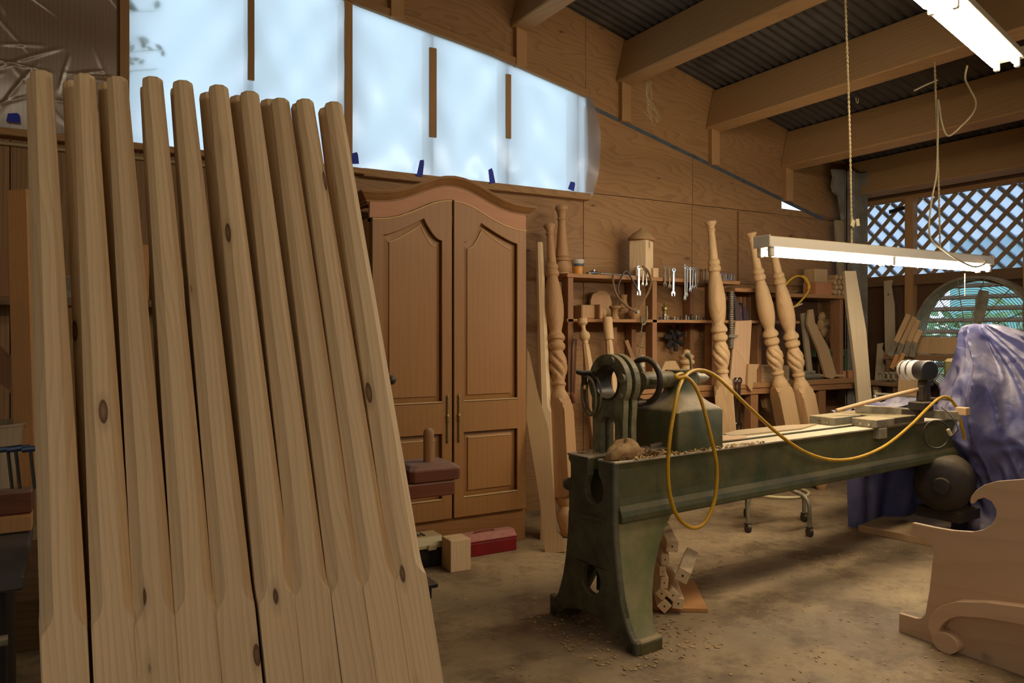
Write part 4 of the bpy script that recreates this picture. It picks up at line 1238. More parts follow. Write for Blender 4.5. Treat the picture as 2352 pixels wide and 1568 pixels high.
def turned_post(label, base, top, W, rot, mat='turned', spiral=True, foot=True, group='turned bedposts by the shelves'):
    base, top = Vector(base), Vector(top)
    L = (top - base).length
    ez = (top - base).normalized()
    M = frame(base, ez, (math.cos(rot), math.sin(rot), 0))
    t = bpy.data.objects.new('turned_bedpost', None); COL.objects.link(t)
    t.matrix_world = M; TREE[t.name] = M.copy()
    tag(t, label, 'bedpost', group)
    R = W / 2
    pr = []
    src = [(f, r) for f, r in SHAFT]
    for (f0, r0), (f1, r1) in zip(src, src[1:]):
        n = 3 if 0.474 <= f0 < 0.563 else 1
        for k in range(n):
            g = k / n
            pr.append(((r0 + (r1 - r0) * g) * R, (f0 + (f1 - f0) * g) * L))
    pr.append((src[-1][1] * R, L))
    def tw(i, z, a):
        f = z / L
        if not spiral or f < .476 or f > .562: return 1.0
        w = min(1, (f - .476) / .012, (.562 - f) / .012)
        s = math.cos(5 * (a + (f - .476) * 34))
        return 1.0 - 0.20 * w * max(0.0, -s) ** 0.7
    MB().rev(pr, 40, None, tw).build('turned_shaft', mat, t, smooth=35)
    # square block with rounded shoulders cut at the corners
    rows = []
    def sq(z, c):
        h = R
        return [Vector((a, b, z)) for a, b in ((h, -h + c), (h, h - c), (h - c, h), (-h + c, h), (-h, h - c), (-h, -h + c), (-h + c, -h), (h - c, -h))]
    z0, z1 = (.115 if foot else 0.0) * L, .412 * L
    for z, c in ((z0, R * 0.5), (z0 + 0.012, 0.004), (z1 - 0.075, 0.0015), (z1 - 0.06, R * 0.16), (z1 - 0.045, R * 0.2), (z1 - 0.035, R * 0.18), (z1 - 0.02, R * 0.42), (z1, R * 0.56)):
        rows.append(sq(z, c))
    MB().rings(rows).build('square_block', mat, t)
    if foot:
        MB().rev([(R * .42, 0), (R * .55, .006 * L), (R * .70, .02 * L), (R * .88, .045 * L), (R * .92, .058 * L), (R * .84, .072 * L), (R * .66, .082 * L), (R * .62, .087 * L), (R * .70, .092 * L), (R * .90, .104 * L), (R * .95, .117 * L)], 32).build('turned_foot', mat, t, smooth=35)
    return t
turned_post('dusty turned bedpost with rope-twist bulb right of the armoire', P(1304, 1233, Z=0.0), P(1262, 516, Y=4.48), 0.132, 0.5, 'turned_old')
turned_post('turned bedpost with rope-twist bulb standing just behind the tailstock', P(1682, 1150, Z=0.0), P(1632, 507, Y=4.24), 0.136, 0.75)
turned_post('middle turned bedpost with rope twist leaning between bench and lathe', P(1838, 1122, Z=0.0), P(1724, 533, Y=4.24), 0.136, -0.25)
turned_post('rightmost turned bedpost, its top behind the hanging light', P(1888, 1124, Z=0.0), P(1770, 545, Y=4.20), 0.136, -0.05)
# plain octagonal post beside them
b0, t0 = P(1262, 1236, Z=0.0), P(1239, 557, Y=4.50)
M = frame(b0, t0 - b0, (0.8, -0.6, 0)) @ Matrix.Scale((t0 - b0).length / PLEN, 4)
o = pencil_mesh(0.1).build('pencil_bedpost', 'pine', None, at=M)
tag(o, 'slim octagonal pine bedpost beside the armoire', 'bedpost')

def trace(pxs, p0, n, d, name, mat, label=None, cat=None, group=None, up=(0, 0, 1), parent=None, bevel=0.0, holes=()):
    """flat board whose outline is given as sight lines on the plane (p0, n); real thickness d away from the viewer"""
    n = Vector(n).normalized(); p0 = Vector(p0)
    ez_ = -n
    upv = Vector(up); upv = (upv - n * upv.dot(n)).normalized()
    ex_ = upv.cross(ez_) if True else None
    M = Matrix((upv.cross(-ez_), upv, ez_)).transposed().to_4x4()
    ax, ay = Vector((M[0][0], M[1][0], M[2][0])), upv
    M = Matrix((ax, ez_, ay)).transposed().to_4x4()
    M.translation = p0
    I = M.inverted()
    def loc(l): return [(q.x, q.z) for q in (I @ P(x, y, pl=(p0, n)) for x, y in l)]
    o2, h2 = loc(pxs), [loc(h) for h in holes]
    loops = [o2] + h2
    tri = tessellate_polygon([[Vector((a, b, 0)) for a, b in l] for l in loops])
    pts = [q for l in loops for q in l]; k_ = len(pts)
    vs = [(a, 0, b) for a, b in pts] + [(a, d, b) for a, b in pts]
    fs = [tuple(t) for t in tri] + [tuple(i + k_ for i in t) for t in tri]
    k = 0
    for l in loops:
        m = len(l)
        for i in range(m): fs.append((k + i, k + (i + 1) % m, k + (i + 1) % m + k_, k + i + k_))
        k += m
    if parent is not None:
        mb = MB().add([M @ Vector(v) for v in vs], fs)
        return mb.build(name, mat, parent, world=True, bevel=bevel)
    o = MB().add(vs, fs).build(name, mat, None, at=M, bevel=bevel)
    return tag(o, label, cat, group)
FWD = Vector((S_, C_, 0))
def lean(deg, yaw=0.0):
    """normal of a board leaning back by deg, facing the viewer"""
    f = Matrix.Rotation(yaw, 3, 'Z') @ FWD
    return (-f * math.cos(math.radians(deg)) + Vector((0, 0, 1)) * math.sin(math.radians(deg)))
trace([(1211, 800), (1216, 812), (1236, 905), (1260, 985), (1272, 1130), (1277, 1190), (1275, 1205), (1278, 1220), (1288, 1228), (1294, 1238), (1298, 1267), (1252, 1270), (1240, 1150), (1209, 960)],
      P(1275, 1269, Z=0.0), lean(19, -0.1), 0.022, 'shaped_board', 'board_dusty', 'flat pale board with a scrolled foot leaning by the armoire', 'board')
trace([(1244, 1060), (1258, 1060), (1262, 1240), (1241, 1241)], P(1251, 1240, Z=0.0), lean(8), 0.02, 'offcut_board', 'board_dusty', 'narrow board standing behind the scroll-footed board', 'board')

# ================================================================ bottom-right cut-out panel
PX_ = 3.10
half = [(2352, 1100), (2324, 1102), (2288, 1105), (2260, 1113), (2240, 1127), (2230, 1141), (2228, 1154), (2232, 1157), (2240, 1148), (2260, 1142), (2277, 1151), (2288, 1169), (2288, 1185), (2279, 1203), (2260, 1216), (2233, 1221), (2187, 1218), (2141, 1210), (2096, 1200),
        (2090, 1227), (2126, 1239), (2139, 1252), (2144, 1267), (2138, 1322), (2134, 1358), (2125, 1410), (2116, 1419), (2105, 1420), (2065, 1408), (2064, 1444)]
yz = [P(a, b, X=PX_) for a, b in half]
yz[-1].z = 0.0
YC = 1.12
left = [(q.y, max(0.0, q.z)) for q in yz]
crest = [(YC, left[0][1] + 0.012), (YC + 0.2, left[0][1] + 0.008)]
def MYZp(x): return Matrix(((0, 0, 1, x), (1, 0, 0, 0), (0, 1, 0, 0), (0, 0, 0, 1)))
outl = crest + left + [(2 * YC - y, z) for y, z in reversed(left)] + [(YC - 0.2, left[0][1] + 0.008)]
panel = thing('scrolled_headboard', 'unfinished birch plywood headboard with scroll-cut edges at the lower right', 'headboard', (PX_, YC, 0))
MB().plate(outl, 0.020, (), MYZp(PX_)).build('panel', 'birch', panel, world=True, bevel=0.0015)
so = [(2131, 1441), (2134, 1424), (2141, 1408), (2160, 1391), (2196, 1381), (2263, 1383), (2352, 1394)]
si = [(2352, 1435), (2263, 1419), (2202, 1415), (2180, 1421), (2166, 1431), (2156, 1445), (2156, 1455)]
def yzp(l, x): return [(q.y, max(0.002, q.z)) for q in (P(a, b, X=x) for a, b in l)]
oo, ii = yzp(so, PX_ - 0.05), yzp(si, PX_ - 0.05)
cs = P(2170, 1476, X=PX_ - 0.05); cr = 0.052
def ang_of(p): return math.atan2(p[1] - cs.z, p[0] - cs.y)
arc = []
a0 = math.radians(70); a1 = a0 - math.radians(330)
volute = [(cs.y + cr * math.cos(a0 + (a1 - a0) * k / 22), max(0.001, cs.z + cr * math.sin(a0 + (a1 - a0) * k / 22))) for k in range(23)]
band = oo + [(YC, oo[-1][1] + 0.01), (YC, ii[0][1] + 0.03)] + ii
MB().plate(band + [(q[0], q[1]) for q in [(cs.y + cr * 0.1, cs.z + cr * 0.95), (cs.y + 0.045, cs.z - 0.01)]], 0.05, (), MYZp(PX_ - 0.05)).build('scroll_moulding', 'birch', panel, world=True, bevel=0.0015)
MB().plate(circ(cs.y, cs.z, cr, 28, min(cr, cs.z - 0.001)), 0.052, (), MYZp(PX_ - 0.052)).build('volute', 'birch', panel, world=True, bevel=0.0015)
band2 = [(2 * YC - y, z) for y, z in band]
MB().plate(band2, 0.05, (), MYZp(PX_ - 0.05)).build('scroll_moulding', 'birch', panel, world=True)
MB().plate(circ(2 * YC - cs.y, cs.z, cr, 28, min(cr, cs.z - 0.001)), 0.052, (), MYZp(PX_ - 0.052)).build('volute', 'birch', panel, world=True)
for s in (-1, 1):
    MB().box((PX_ + 0.12, YC + s * 0.5, 0.02), (0.24, 0.04, 0.04)).bar((PX_ + 0.22, YC + s * 0.5, 0.03), (PX_ + 0.022, YC + s * 0.5, 0.45), 0.03, 0.03, (0, 1, 0)).build('back_brace', 'pine_y', panel, world=True)
# ================================================================ things on the floor
# red steel toolbox
tb = thing('red_toolbox', 'low red metal toolbox with dusty lid before the armoire', 'toolbox', (2.08, 3.93, 0))
X0, X1, Y0, Y1 = 1.86, 2.295, 3.872, 4.0
MB().box(((X0 + X1) / 2, (Y0 + Y1) / 2, 0.038), (X1 - X0, Y1 - Y0, 0.076)).build('body', 'red_paint', tb, world=True, bevel=0.003)
prof = [(Y0 - .002, .076), (Y0 - .002, .088), (Y0 + .035, .120), (Y1 - .035, .120), (Y1 + .002, .088), (Y1 + .002, .076)]
MB().rings([[Vector((x, y, z)) for y, z in prof] for x in (X0 - 0.002, X1 + 0.002)]).build('lid', 'red_paint', tb, world=True, bevel=0.002)
hx_ = (X0 + X1) / 2 + 0.03
MB().tube([(hx_ - .07, 3.935, .121), (hx_ - .05, 3.93, .129), (hx_ + .05, 3.93, .129), (hx_ + .07, 3.935, .121)], 0.004, 6).build('handle', 'red_paint', tb, world=True)
# cream and black plastic toolbox
pb_ = thing('plastic_toolbox', 'black plastic toolbox with cream lid, partly behind the bedposts', 'toolbox', (1.55, 3.9, 0))
MB().box((1.56, 3.90, 0.055), (0.46, 0.15, 0.11)).build('body', 'black_plastic', pb_, world=True, bevel=0.006)
for k in range(5): MB().box((1.40 + 0.08 * k, 3.822, 0.06), (0.012, 0.008, 0.09)).build('rib', 'black_plastic', pb_, world=True)
prof = [(3.815, .105), (3.815, .125), (3.845, .165), (3.965, .165), (3.99, .125), (3.99, .105)]
MB().rings([[Vector((x, y, z)) for y, z in prof] for x in (1.325, 1.795)]).build('lid', 'cream_plastic', pb_, world=True, bevel=0.004)
MB().box((1.58, 3.812, 0.112), (0.06, 0.012, 0.035)).build('latch', 'cream_plastic', pb_, world=True, bevel=0.003)
MB().box((1.72, 3.812, 0.112), (0.05, 0.012, 0.03)).build('latch', 'cream_plastic', pb_, world=True, bevel=0.003)
MB().box((1.60, 3.90, 0.1665), (0.16, 0.05, 0.004)).box((1.70, 3.9, 0.1665), (0.012, 0.06, 0.005)).build('lid_recess', 'black_plastic', pb_, world=True)
MB().tube(spline([(1.50, 3.80, 0.02), (1.50, 3.78, 0.08), (1.47, 3.785, 0.12), (1.43, 3.80, 0.12)], 4), 0.018, 10).build('side_grip', 'black_plastic', pb_, world=True, smooth=60)
# square timber block
o = MB().box((0, 0, 0.085), (0.120, 0.122, 0.170)).build('timber_block', 'pine', None, at=Matrix.Translation((1.832, 3.742, 0)) @ Matrix.Rotation(-0.03, 4, 'Z'), bevel=0.002)
tag(o, 'square pale timber block standing on the floor between two toolboxes', 'block')
# dark stepped moulding offcut
m = thing('dark_bracket', 'small dark stepped bracket on the floor beside the bedposts', 'bracket', (1.45, 3.40, 0))
MB().box((1.44, 3.42, 0.03), (0.16, 0.10, 0.06)).build('base', 'blackish', m, world=True, bevel=0.004)
MB().box((1.45, 3.40, 0.072), (0.18, 0.12, 0.022)).build('ledge', 'blackish', m, world=True, bevel=0.004)
MB().box((1.40, 3.44, 0.095), (0.10, 0.05, 0.025)).build('fin', 'blackish', m, world=True, bevel=0.004)

# stack of square sticks behind the lathe leg
def stick(px0, py0, t0, px1, py1, t1, w, label, h=None, mat='pine'):
    a, b = P(px0, py0, t=t0), P(px1, py1, t=t1)
    M = frame(a, b - a, (0, 0, 1))
    L = (b - a).length
    o = MB().box((0, 0, L / 2), (h or w, w, L)).build('timber_stick', mat, None, at=M, bevel=0.002)
    hole = MB().cyl((0, 0, -0.001), (0, 0, 0.01), w * 0.09, n=10)
    tag(o, label, 'stick', 'sticks piled under the lathe')
    hm = MB(); hm.cyl((0, 0, -0.0008), (0, 0, 0.004), w * 0.08, n=10)
    c = hm.build('centre_hole', 'blackish', o)
    return o
def stick_at(p, yaw, w, L, label, roll=0.0, pitch=0.0, h=None):
    d = Vector((math.cos(yaw) * math.cos(pitch), math.sin(yaw) * math.cos(pitch), math.sin(pitch)))
    M = frame(p, d, (0, 0, 1)) @ Matrix.Rotation(roll, 4, 'Z')
    o = MB().box((0, 0, L / 2), (h or w, w, L)).build('timber_stick', 'pine', None, at=M, bevel=0.002)
    MB().cyl((0, 0, -0.0008), (0, 0, 0.004), min(w, h or w) * 0.09, n=10).build('centre_hole', 'blackish', o)
    return tag(o, label, 'stick', 'sticks piled under the lathe')
sp = P(1535, 1410, Z=0.0)
YAW = math.radians(55)
def sw(px, py): return P(px, py, t=3.47)
for (px, py, w, L, roll, h, label) in (
        (1520, 1363, 0.046, 0.42, 0.75, None, 'square stick set on edge, lower left of the pile'),
        (1546, 1367, 0.046, 0.42, 0.7, None, 'square stick set on edge, lower middle of the pile'),
        (1526, 1392, 0.048, 0.42, 0.75, None, 'lowest square stick on the left of the pile'),
        (1558, 1386, 0.05, 0.42, 0.1, None, 'lowest square stick on the right of the pile'),
        (1526, 1338, 0.036, 0.42, 0.1, 0.05, 'upright-grained stick third from the bottom of the pile'),
        (1522, 1312, 0.030, 0.42, 0.0, 0.045, 'thin stick in the middle of the pile'),
        (1528, 1285, 0.038, 0.42, 0.0, 0.05, 'stick second from the top at the left of the pile'),
        (1568, 1322, 0.06, 0.34, 0.4, 0.06, 'thick skewed stick sticking out right of the pile'),
        (1544, 1255, 0.055, 0.34, 0.05, 0.05, 'topmost stick of the pile')):
    stick_at(sw(px, py), YAW - (0.25 if 'skewed' in label else 0) + RNG.uniform(-0.05, 0.05), w, L, label, roll, 0.0, h)
o = MB().box((0, 0, 0), (0.40, 0.30, 0.016), R=Matrix.Rotation(YAW, 3, 'Z') ).build('ply_scrap', 'orange_board', None, at=Matrix.Translation(sp + Vector((0.16, 0.17, 0.01))))
tag(o, 'reddish scrap board flat on the floor below the stick pile', 'board')
# shop stool on casters beyond the lathe
st = thing('rolling_stool', 'metal stool base with foot ring and casters behind the lathe', 'stool', (4.06, 3.46, 0))
SC_ = Vector((4.06, 3.46, 0))
for k, (x, y) in enumerate(((3.787, 3.458), (4.045, 3.19), (4.33, 3.459), (4.075, 3.73))):
    p = Vector((x, y, 0)); d = (SC_ - p); d.z = 0; d.normalize()
    pth = [p + Vector((0, 0, 0.06)), p + Vector((0, 0, 0.17)), p + Vector((0, 0, 0.215)) + d * 0.012, p + d * 0.05 + Vector((0, 0, 0.25)), p + d * 0.13 + Vector((0, 0, 0.265)), p + d * 0.245 + Vector((0, 0, 0.30))]
    lg = MB().tube(spline(pth, 4), 0.0135, 10).build('leg', 'steel_dull', st, world=True, smooth=60)
    TREE[lg.name] = TREE[st.name]
    c = MB(); c.cyl(p + Vector((-0.012, 0.004, 0.028)), p + Vector((0.012, -0.004, 0.028)), 0.028, n=16); c.box(p + Vector((0, 0, 0.05)), (0.034, 0.03, 0.028))
    c.build('caster', 'iron_dark', lg, world=True, bevel=0.002)
ringp = [SC_ + Vector((0.20 * math.cos(a), 0.20 * math.sin(a), 0.235)) for a in [2 * math.pi * k / 36 for k in range(36)]]
MB().tube(ringp, 0.011, 8, closed=True).build('foot_ring', 'cream_plastic', st, world=True, smooth=60)
MB().cyl(SC_ + Vector((0, 0, 0.26)), SC_ + Vector((0, 0, 0.46)), 0.022, n=14).build('column', 'steel_dull', st, world=True)
MB().rev([(0.10, 0), (0.165, 0.006), (0.17, 0.02), (0.165, 0.045), (0.12, 0.052)], 28, Matrix.Translation(SC_ + Vector((0, 0, 0.455)))).build('seat', 'black_plastic', st, world=True, smooth=40)
# sawdust chips over the floor
fl = MB(); rr = random.Random(77)
def scatter(m, x0, x1, y0, y1, n, s):
    for _ in range(n):
        x, y = rr.uniform(x0, x1), rr.uniform(y0, y1)
        L = s * rr.uniform(0.35, 1.3); a = rr.uniform(0, 6.28); 
        c = Vector((x, y, 0.0015 + 0.2 * L))
        u_, v_ = Vector((math.cos(a), math.sin(a), 0)) * L, Vector((-math.sin(a), math.cos(a), rr.uniform(-0.3, 0.3))) * L * 0.5
        m.add([c - u_ - v_, c + u_ - v_, c + u_ + v_, c - u_ + v_], [(0, 1, 2, 3)])
scatter(fl, 1.2, 5.2, 1.2, 4.2, 2600, 0.006)
scatter(fl, 1.75, 2.35, 2.25, 2.95, 500, 0.008)
scatter(fl, 2.4, 4.2, 2.7, 3.6, 700, 0.007)
tag(fl.build('floor_chips', 'shavings'), 'wood chips and sawdust scattered over the concrete floor', 'sawdust', kind='stuff')
# ================================================================ shelves and bench along the back wall
SY = 4.32                      # front of the shelves
def sx(px, y=SY): return P(px, 700, Y=y).x
ZS1, ZS2, ZBn = 1.70, 1.385, 0.878
shf = thing('wall_shelving', 'rough timber shelving along the plywood wall behind the lathe', 'shelf', (sx(1310), 4.48, 0))
xa, xb = sx(1303), sx(1700)
MB().box(((xa + xb) / 2, 4.48, ZS1 - 0.014), (xb - xa, 0.32, 0.028)).build('top_board', 'shelf', shf, world=True, bevel=0.002)
MB().box(((xa + sx(1800)) / 2 + 0.1, 4.48, ZS2 - 0.011), (sx(1800) - xa + 0.2, 0.32, 0.022)).build('middle_board', 'shelf', shf, world=True, bevel=0.002)
for px in (1311, 1504, 1640):
    x = sx(px)
    MB().box((x, 4.36, (ZBn + ZS1 - 0.03) / 2), (0.045, 0.08, ZS1 - 0.03 - ZBn)).build('upright', 'shelf_z', shf, world=True, bevel=0.002)
    MB().box((x, 4.60, (ZBn + ZS1 - 0.03) / 2), (0.045, 0.08, ZS1 - 0.03 - ZBn)).build('upright', 'shelf_z', shf, world=True, bevel=0.002)
MB().box((sx(1442), 4.50, (ZBn + ZS2) / 2), (0.06, 0.03, ZS2 - ZBn - 0.03)).build('divider', 'shelf_z', shf, world=True)
sh2 = thing('corner_shelving', 'timber shelving in the corner under the end of the hanging light', 'shelf', (sx(1860), 4.48, 0))
xa2, xb2 = sx(1690) , sx(1945)
MB().box((sx(1745), 4.47, 1.63), (sx(1800) - sx(1690), 0.30, 0.03)).build('upper_board', 'shelf', sh2, world=True, bevel=0.002)
MB().box(((sx(1795) + xb2) / 2, 4.47, P(1880, 680, Y=4.32).z), (xb2 - sx(1795), 0.30, 0.03)).build('side_board', 'shelf', sh2, world=True, bevel=0.002)
for px in (1670, 1752, 1940):
    MB().box((sx(px), 4.40, (ZBn + 1.60) / 2), (0.045, 0.10, 1.60 - ZBn)).build('upright', 'shelf_z', sh2, world=True, bevel=0.002)
MB().box((sx(1855), 4.615, 1.2), (1.0, 0.02, 0.75)).build('back_board', 'ply_dark', sh2, world=True)

bn2 = thing('long_workbench', 'long timber workbench below the shelves', 'workbench', (sx(1650), 4.25, 0))
BY = 4.30
bx0, bx1 = P(1405, 900, Y=BY).x, 6.25
MB().box(((bx0 + bx1) / 2, (BY + 4.62) / 2, ZBn - 0.02), (bx1 - bx0, 4.62 - BY, 0.04)).build('bench_top', 'shelf', bn2, world=True, bevel=0.003)
MB().box(((bx0 + bx1) / 2, BY + 0.03, ZBn - 0.065), (bx1 - bx0, 0.035, 0.05)).build('front_rail', 'shelf', bn2, world=True, bevel=0.002)
for px in (1420, 1467, 1728, 1884, 2050):
    x = P(px, 950, Y=BY + 0.05).x
    MB().box((x, BY + 0.06, 0.44), (0.085, 0.07, 0.88)).build('leg', 'shelf_z', bn2, world=True, bevel=0.003)
    MB().box((x, 4.56, 0.44), (0.085, 0.07, 0.88)).build('leg', 'shelf_z', bn2, world=True, bevel=0.003)
MB().box(((bx0 + bx1) / 2, 4.47, 0.36), (bx1 - bx0, 0.28, 0.025)).build('under_shelf', 'shelf', bn2, world=True)

# ---- on the top board
def on(px, py, Y=4.42): return P(px, py, Y=Y)
# turned finial piece standing at the end
p = P(1292, 618, Y=4.45); tpz = P(1290, 470, Y=4.45).z
p.z = ZS1
Lf = tpz - ZS1
prof = [(.050, 0), (.056, .01), (.05, .03), (.058, .06), (.064, .10), (.058, .15), (.046, .175), (.044, .19), (.056, .20), (.058, .225), (.046, .235), (.044, .245), (.052, .26), (.048, .28), (.040, .40), (.032, .60), (.026, .76), (.026, .775), (.034, .785), (.034, .80), (.026, .81), (.028, .85), (.036, .91), (.044, .925), (.047, .96), (.040, .99), (.02, 1.0)]
t = MB().rev([(r, f * Lf) for r, f in prof], 32, None).build('turned_finial', 'turned_old', None, at=Matrix.Translation((p.x + 0.0, 4.45, ZS1)) @ Matrix.Rotation(-0.02, 4, 'Y'), smooth=35)
tag(t, 'dusty turned post top with knob standing on the shelf end', 'finial')
# plastic tub
c = on(1327, 622, 4.40); c.z = ZS1
t = thing('plastic_tub', 'white plastic tub with orange label on the shelf', 'tub', c)
MB().rev([(.036, 0), (.042, .085), (.042, .09)], 28).build('body', 'white_plastic', t, smooth=40)
MB().rev([(.046, .086), (.047, .09), (.047, .104), (.040, .108), (.03, .108)], 28).build('lid', 'white_plastic', t, smooth=40)
for nm, z0, z1, mt in (('label', 0.006, 0.056, 'orange_label'), ('label_band', 0.056, 0.076, 'grey_label')):
    vs, fs = [], []
    for k in range(20):
        a = math.radians(-170 + 160 * k / 19)
        for z in (z0, z1):
            r = 0.036 + 0.006 * z / 0.085 + 0.0006
            vs.append((r * math.cos(a), r * math.sin(a), z))
    for k in range(19): fs.append((2 * k, 2 * k + 2, 2 * k + 3, 2 * k + 1))
    MB().add(vs, fs).build(nm, mt, t, smooth=180)
for z, w in ((0.042, 0.03), (0.030, 0.036), (0.018, 0.022)):
    vs, fs = [], []
    for k in range(6):
        a = math.radians(-115 + w * 1000 * k / 5)
        for q in (z - 0.003, z + 0.003):
            r = 0.036 + 0.006 * q / 0.085 + 0.0011
            vs.append((r * math.cos(a), r * math.sin(a), q))
    for k in range(5): fs.append((2 * k, 2 * k + 2, 2 * k + 3, 2 * k + 1))
    MB().add(vs, fs).build('label_print', 'cream_plastic', t, smooth=180)
# metal odds and rod
t = thing('metal_fitting', 'shiny metal pipe fitting lying on the shelf beside the tub', 'fitting', on(1364, 620))
q = on(1364, 620); q.z = ZS1 + 0.018
MB().cyl(q + Vector((-.03, 0, 0)), q + Vector((.03, 0, 0)), 0.017, 0.013, 14).build('barrel', 'chrome', t, world=True, smooth=40)
MB().cyl(q, q + Vector((0.0, 0.0, 0.025)), 0.010, n=10).build('stub', 'chrome', t, world=True, smooth=40)
MB().box(q + Vector((-0.045, 0, -0.006)), (0.03, 0.03, 0.022)).build('nut', 'steel_dull', t, world=True, bevel=0.003)
t = MB().tube([on(1378, 619, 4.36), on(1470, 627, 4.36)], 0.007, 10)
for k, v in enumerate(t.v): t.v[k] = (v[0], v[1], v[2])
o = t.build('steel_rod', 'steel', smooth=60); tag(o, 'long thin steel rod lying along the shelf front', 'rod')
o.location.z += ZS1 + 0.008 - P(1424, 623, Y=4.36).z
# newel block with pointed cap
t = thing('newel_block', 'square wooden newel with a pointed round cap on the shelf', 'newel', on(1473, 628, 4.45))
nx_ = on(1473, 600, 4.45).x
zt = P(1473, 553, Y=4.45).z
Rz = Matrix.Rotation(0.45, 3, 'Z')
MB().box((nx_, 4.45, (ZS1 + zt) / 2), (0.135, 0.135, zt - ZS1), R=Rz).build('block', 'pine', t, world=True, bevel=0.002)
zc = P(1473, 523, Y=4.45).z - zt
MB().rev([(.098, 0.0), (.103, .008), (.102, .018), (.090, .022), (.084, .034), (.072, zc * .48), (.054, zc * .62), (.032, zc * .76), (.022, zc * .84), (.016, zc * .93), (.006, zc)], 30, Matrix.Translation((nx_, 4.45, zt)) @ Matrix.Rotation(0.05, 4, 'Y')).build('cap', 'turned_old', t, world=True, smooth=35)
for dx, zz, nm in ((-0.055, 0.075, 'left'), (0.085, 0.075, 'right')):
    o = MB().box((nx_ + dx, 4.39, ZS1 + zz / 2), (0.10 if dx < 0 else 0.05, 0.022, zz)).build('small_offcut', 'pine', bevel=0.002)
    tag(o, 'small thin offcut standing %s of the newel block' % ('in front and left' if dx < 0 else 'right'), 'offcut')
# spanners hung along the shelf edge
def spanner_mesh(L, w):
    m = MB()
    h = w * 0.95
    out = [(-w * .30, 0.10 * L), (-w * .26, L * .86)] 
    # open jaw below
    jaw = [(w * .30, .10 * L), (w * .62, .06 * L), (w * .70, 0.0), (w * .52, -w * .75), (w * .25, -w * .55), (w * .28, -w * .05), (0, w * .18), (-w * .28, -w * .05), (-w * .25, -w * .55), (-w * .52, -w * .75), (-w * .70, 0.0), (-w * .62, .06 * L), (-w * .30, .10 * L)]
    top = [(-w * .26, L * .86), (-w * .55, L * .90), (-w * .62, L * .95), (-w * .45, L * .99), (0, L * 1.01), (w * .45, L * .99), (w * .62, L * .95), (w * .55, L * .90), (w * .26, L * .86)]
    m.plate(jaw[:0] + [(w * .26, L * .86)] + [(w * .30, .10 * L)] + jaw[1:] + top[:-1], 0.005, [circ(0, L * .945, w * .32, 12)], frame((0, 0.0025, 0), (0, -1, 0), (1, 0, 0)))
    return m
SP = [(1467, 676, 62, 9, 0.0, 'chrome'), (1477, 654, 34, 5, 0.05, 'steel'), (1485, 655, 33, 5, -0.03, 'steel'), (1528, 655, 42, 8, 0.0, 'steel_dull'), (1538, 660, 46, 7, -0.06, 'steel_dull'), (1547, 678, 58, 10, 0.03, 'chrome'),
      (1573, 688, 78, 6, 0.0, 'steel'), (1578, 680, 66, 6, 0.03, 'steel'), (1585, 668, 52, 6, 0.0, 'chrome'), (1591, 662, 46, 6, 0.05, 'steel'), (1597, 662, 44, 7, 0.0, 'chrome'), (1602, 658, 42, 6, -0.04, 'steel'), (1608, 656, 36, 6, 0.02, 'chrome'), (1614, 652, 32, 6, 0.0, 'steel'), (1620, 648, 28, 6, 0.03, 'steel'),
      (1656, 645, 16, 5, 0.0, 'chrome'), (1662, 643, 14, 5, 0.1, 'steel'), (1668, 644, 14, 5, -0.1, 'chrome'), (1674, 643, 13, 5, 0.0, 'steel'), (1680, 643, 13, 5, 0.1, 'chrome'), (1686, 643, 12, 5, 0.0, 'steel'),
      (1690, 990, 118, 12, 0.0, 'chrome'), (1697, 985, 112, 15, 0.02, 'chrome')]
NUM = ['first', 'second', 'third', 'fourth', 'fifth', 'sixth', 'seventh', 'eighth', 'ninth', 'tenth', 'eleventh', 'twelfth', 'thirteenth', 'fourteenth', 'fifteenth', 'sixteenth', 'seventeenth', 'eighteenth', 'nineteenth', 'twentieth', 'twenty-first']
for k, (px, py, hpx, wpx, rot, mt) in enumerate(SP):
    yy = 4.305 if k < 21 else BY - 0.012
    c = P(px, py, Y=yy); s = (c.x * S_ + c.y * C_) / FPX
    o = spanner_mesh(hpx * s, wpx * s * 0.9).build('spanner', mt, None, at=Matrix.Translation((c.x, yy + 0.004 * (k % 2), c.z + wpx * s * 0.4)) @ Matrix.Rotation(rot, 4, 'Y'))
    if k < 21: tag(o, '%s spanner from the left hung along the shelf edge' % NUM[k], 'spanner', 'spanners hung on the shelf')
    else: tag(o, ['long chrome ring spanner hung on the bench front, left one', 'long chrome ring spanner hung on the bench front, right one'][k - 21], 'spanner', 'long spanners on the bench')
# big old wooden-jawed caliper hanging in the bay
cal = thing('wooden_caliper', 'large bow-legged caliper hanging from the shelf', 'caliper', on(1437, 622, 4.30))
ap = P(1436, 620, Y=4.30); 
def cpx(l, y=4.29): return [P(a, b, Y=y) for a, b in l]
for l in ([(1408, 632), (1409, 655), (1418, 680), (1440, 703), (1462, 716)], [(1476, 612), (1488, 622), (1495, 645), (1490, 668), (1478, 690), (1464, 714)]):
    MB().tube(spline(cpx(l), 5), 0.009, 6).build('bow_leg', 'old_board', cal, world=True)
MB().tube(spline(cpx([(1421, 672), (1420, 655), (1437, 622), (1455, 648), (1468, 672)]), 4), 0.007, 6).build('inner_leg', 'iron_dark', cal, world=True)
MB().cyl(cpx([(1464, 716)])[0] + Vector((0, -0.012, 0)), cpx([(1464, 716)])[0] + Vector((0, 0.012, 0)), 0.014, n=12).build('pivot', 'steel_dull', cal, world=True)

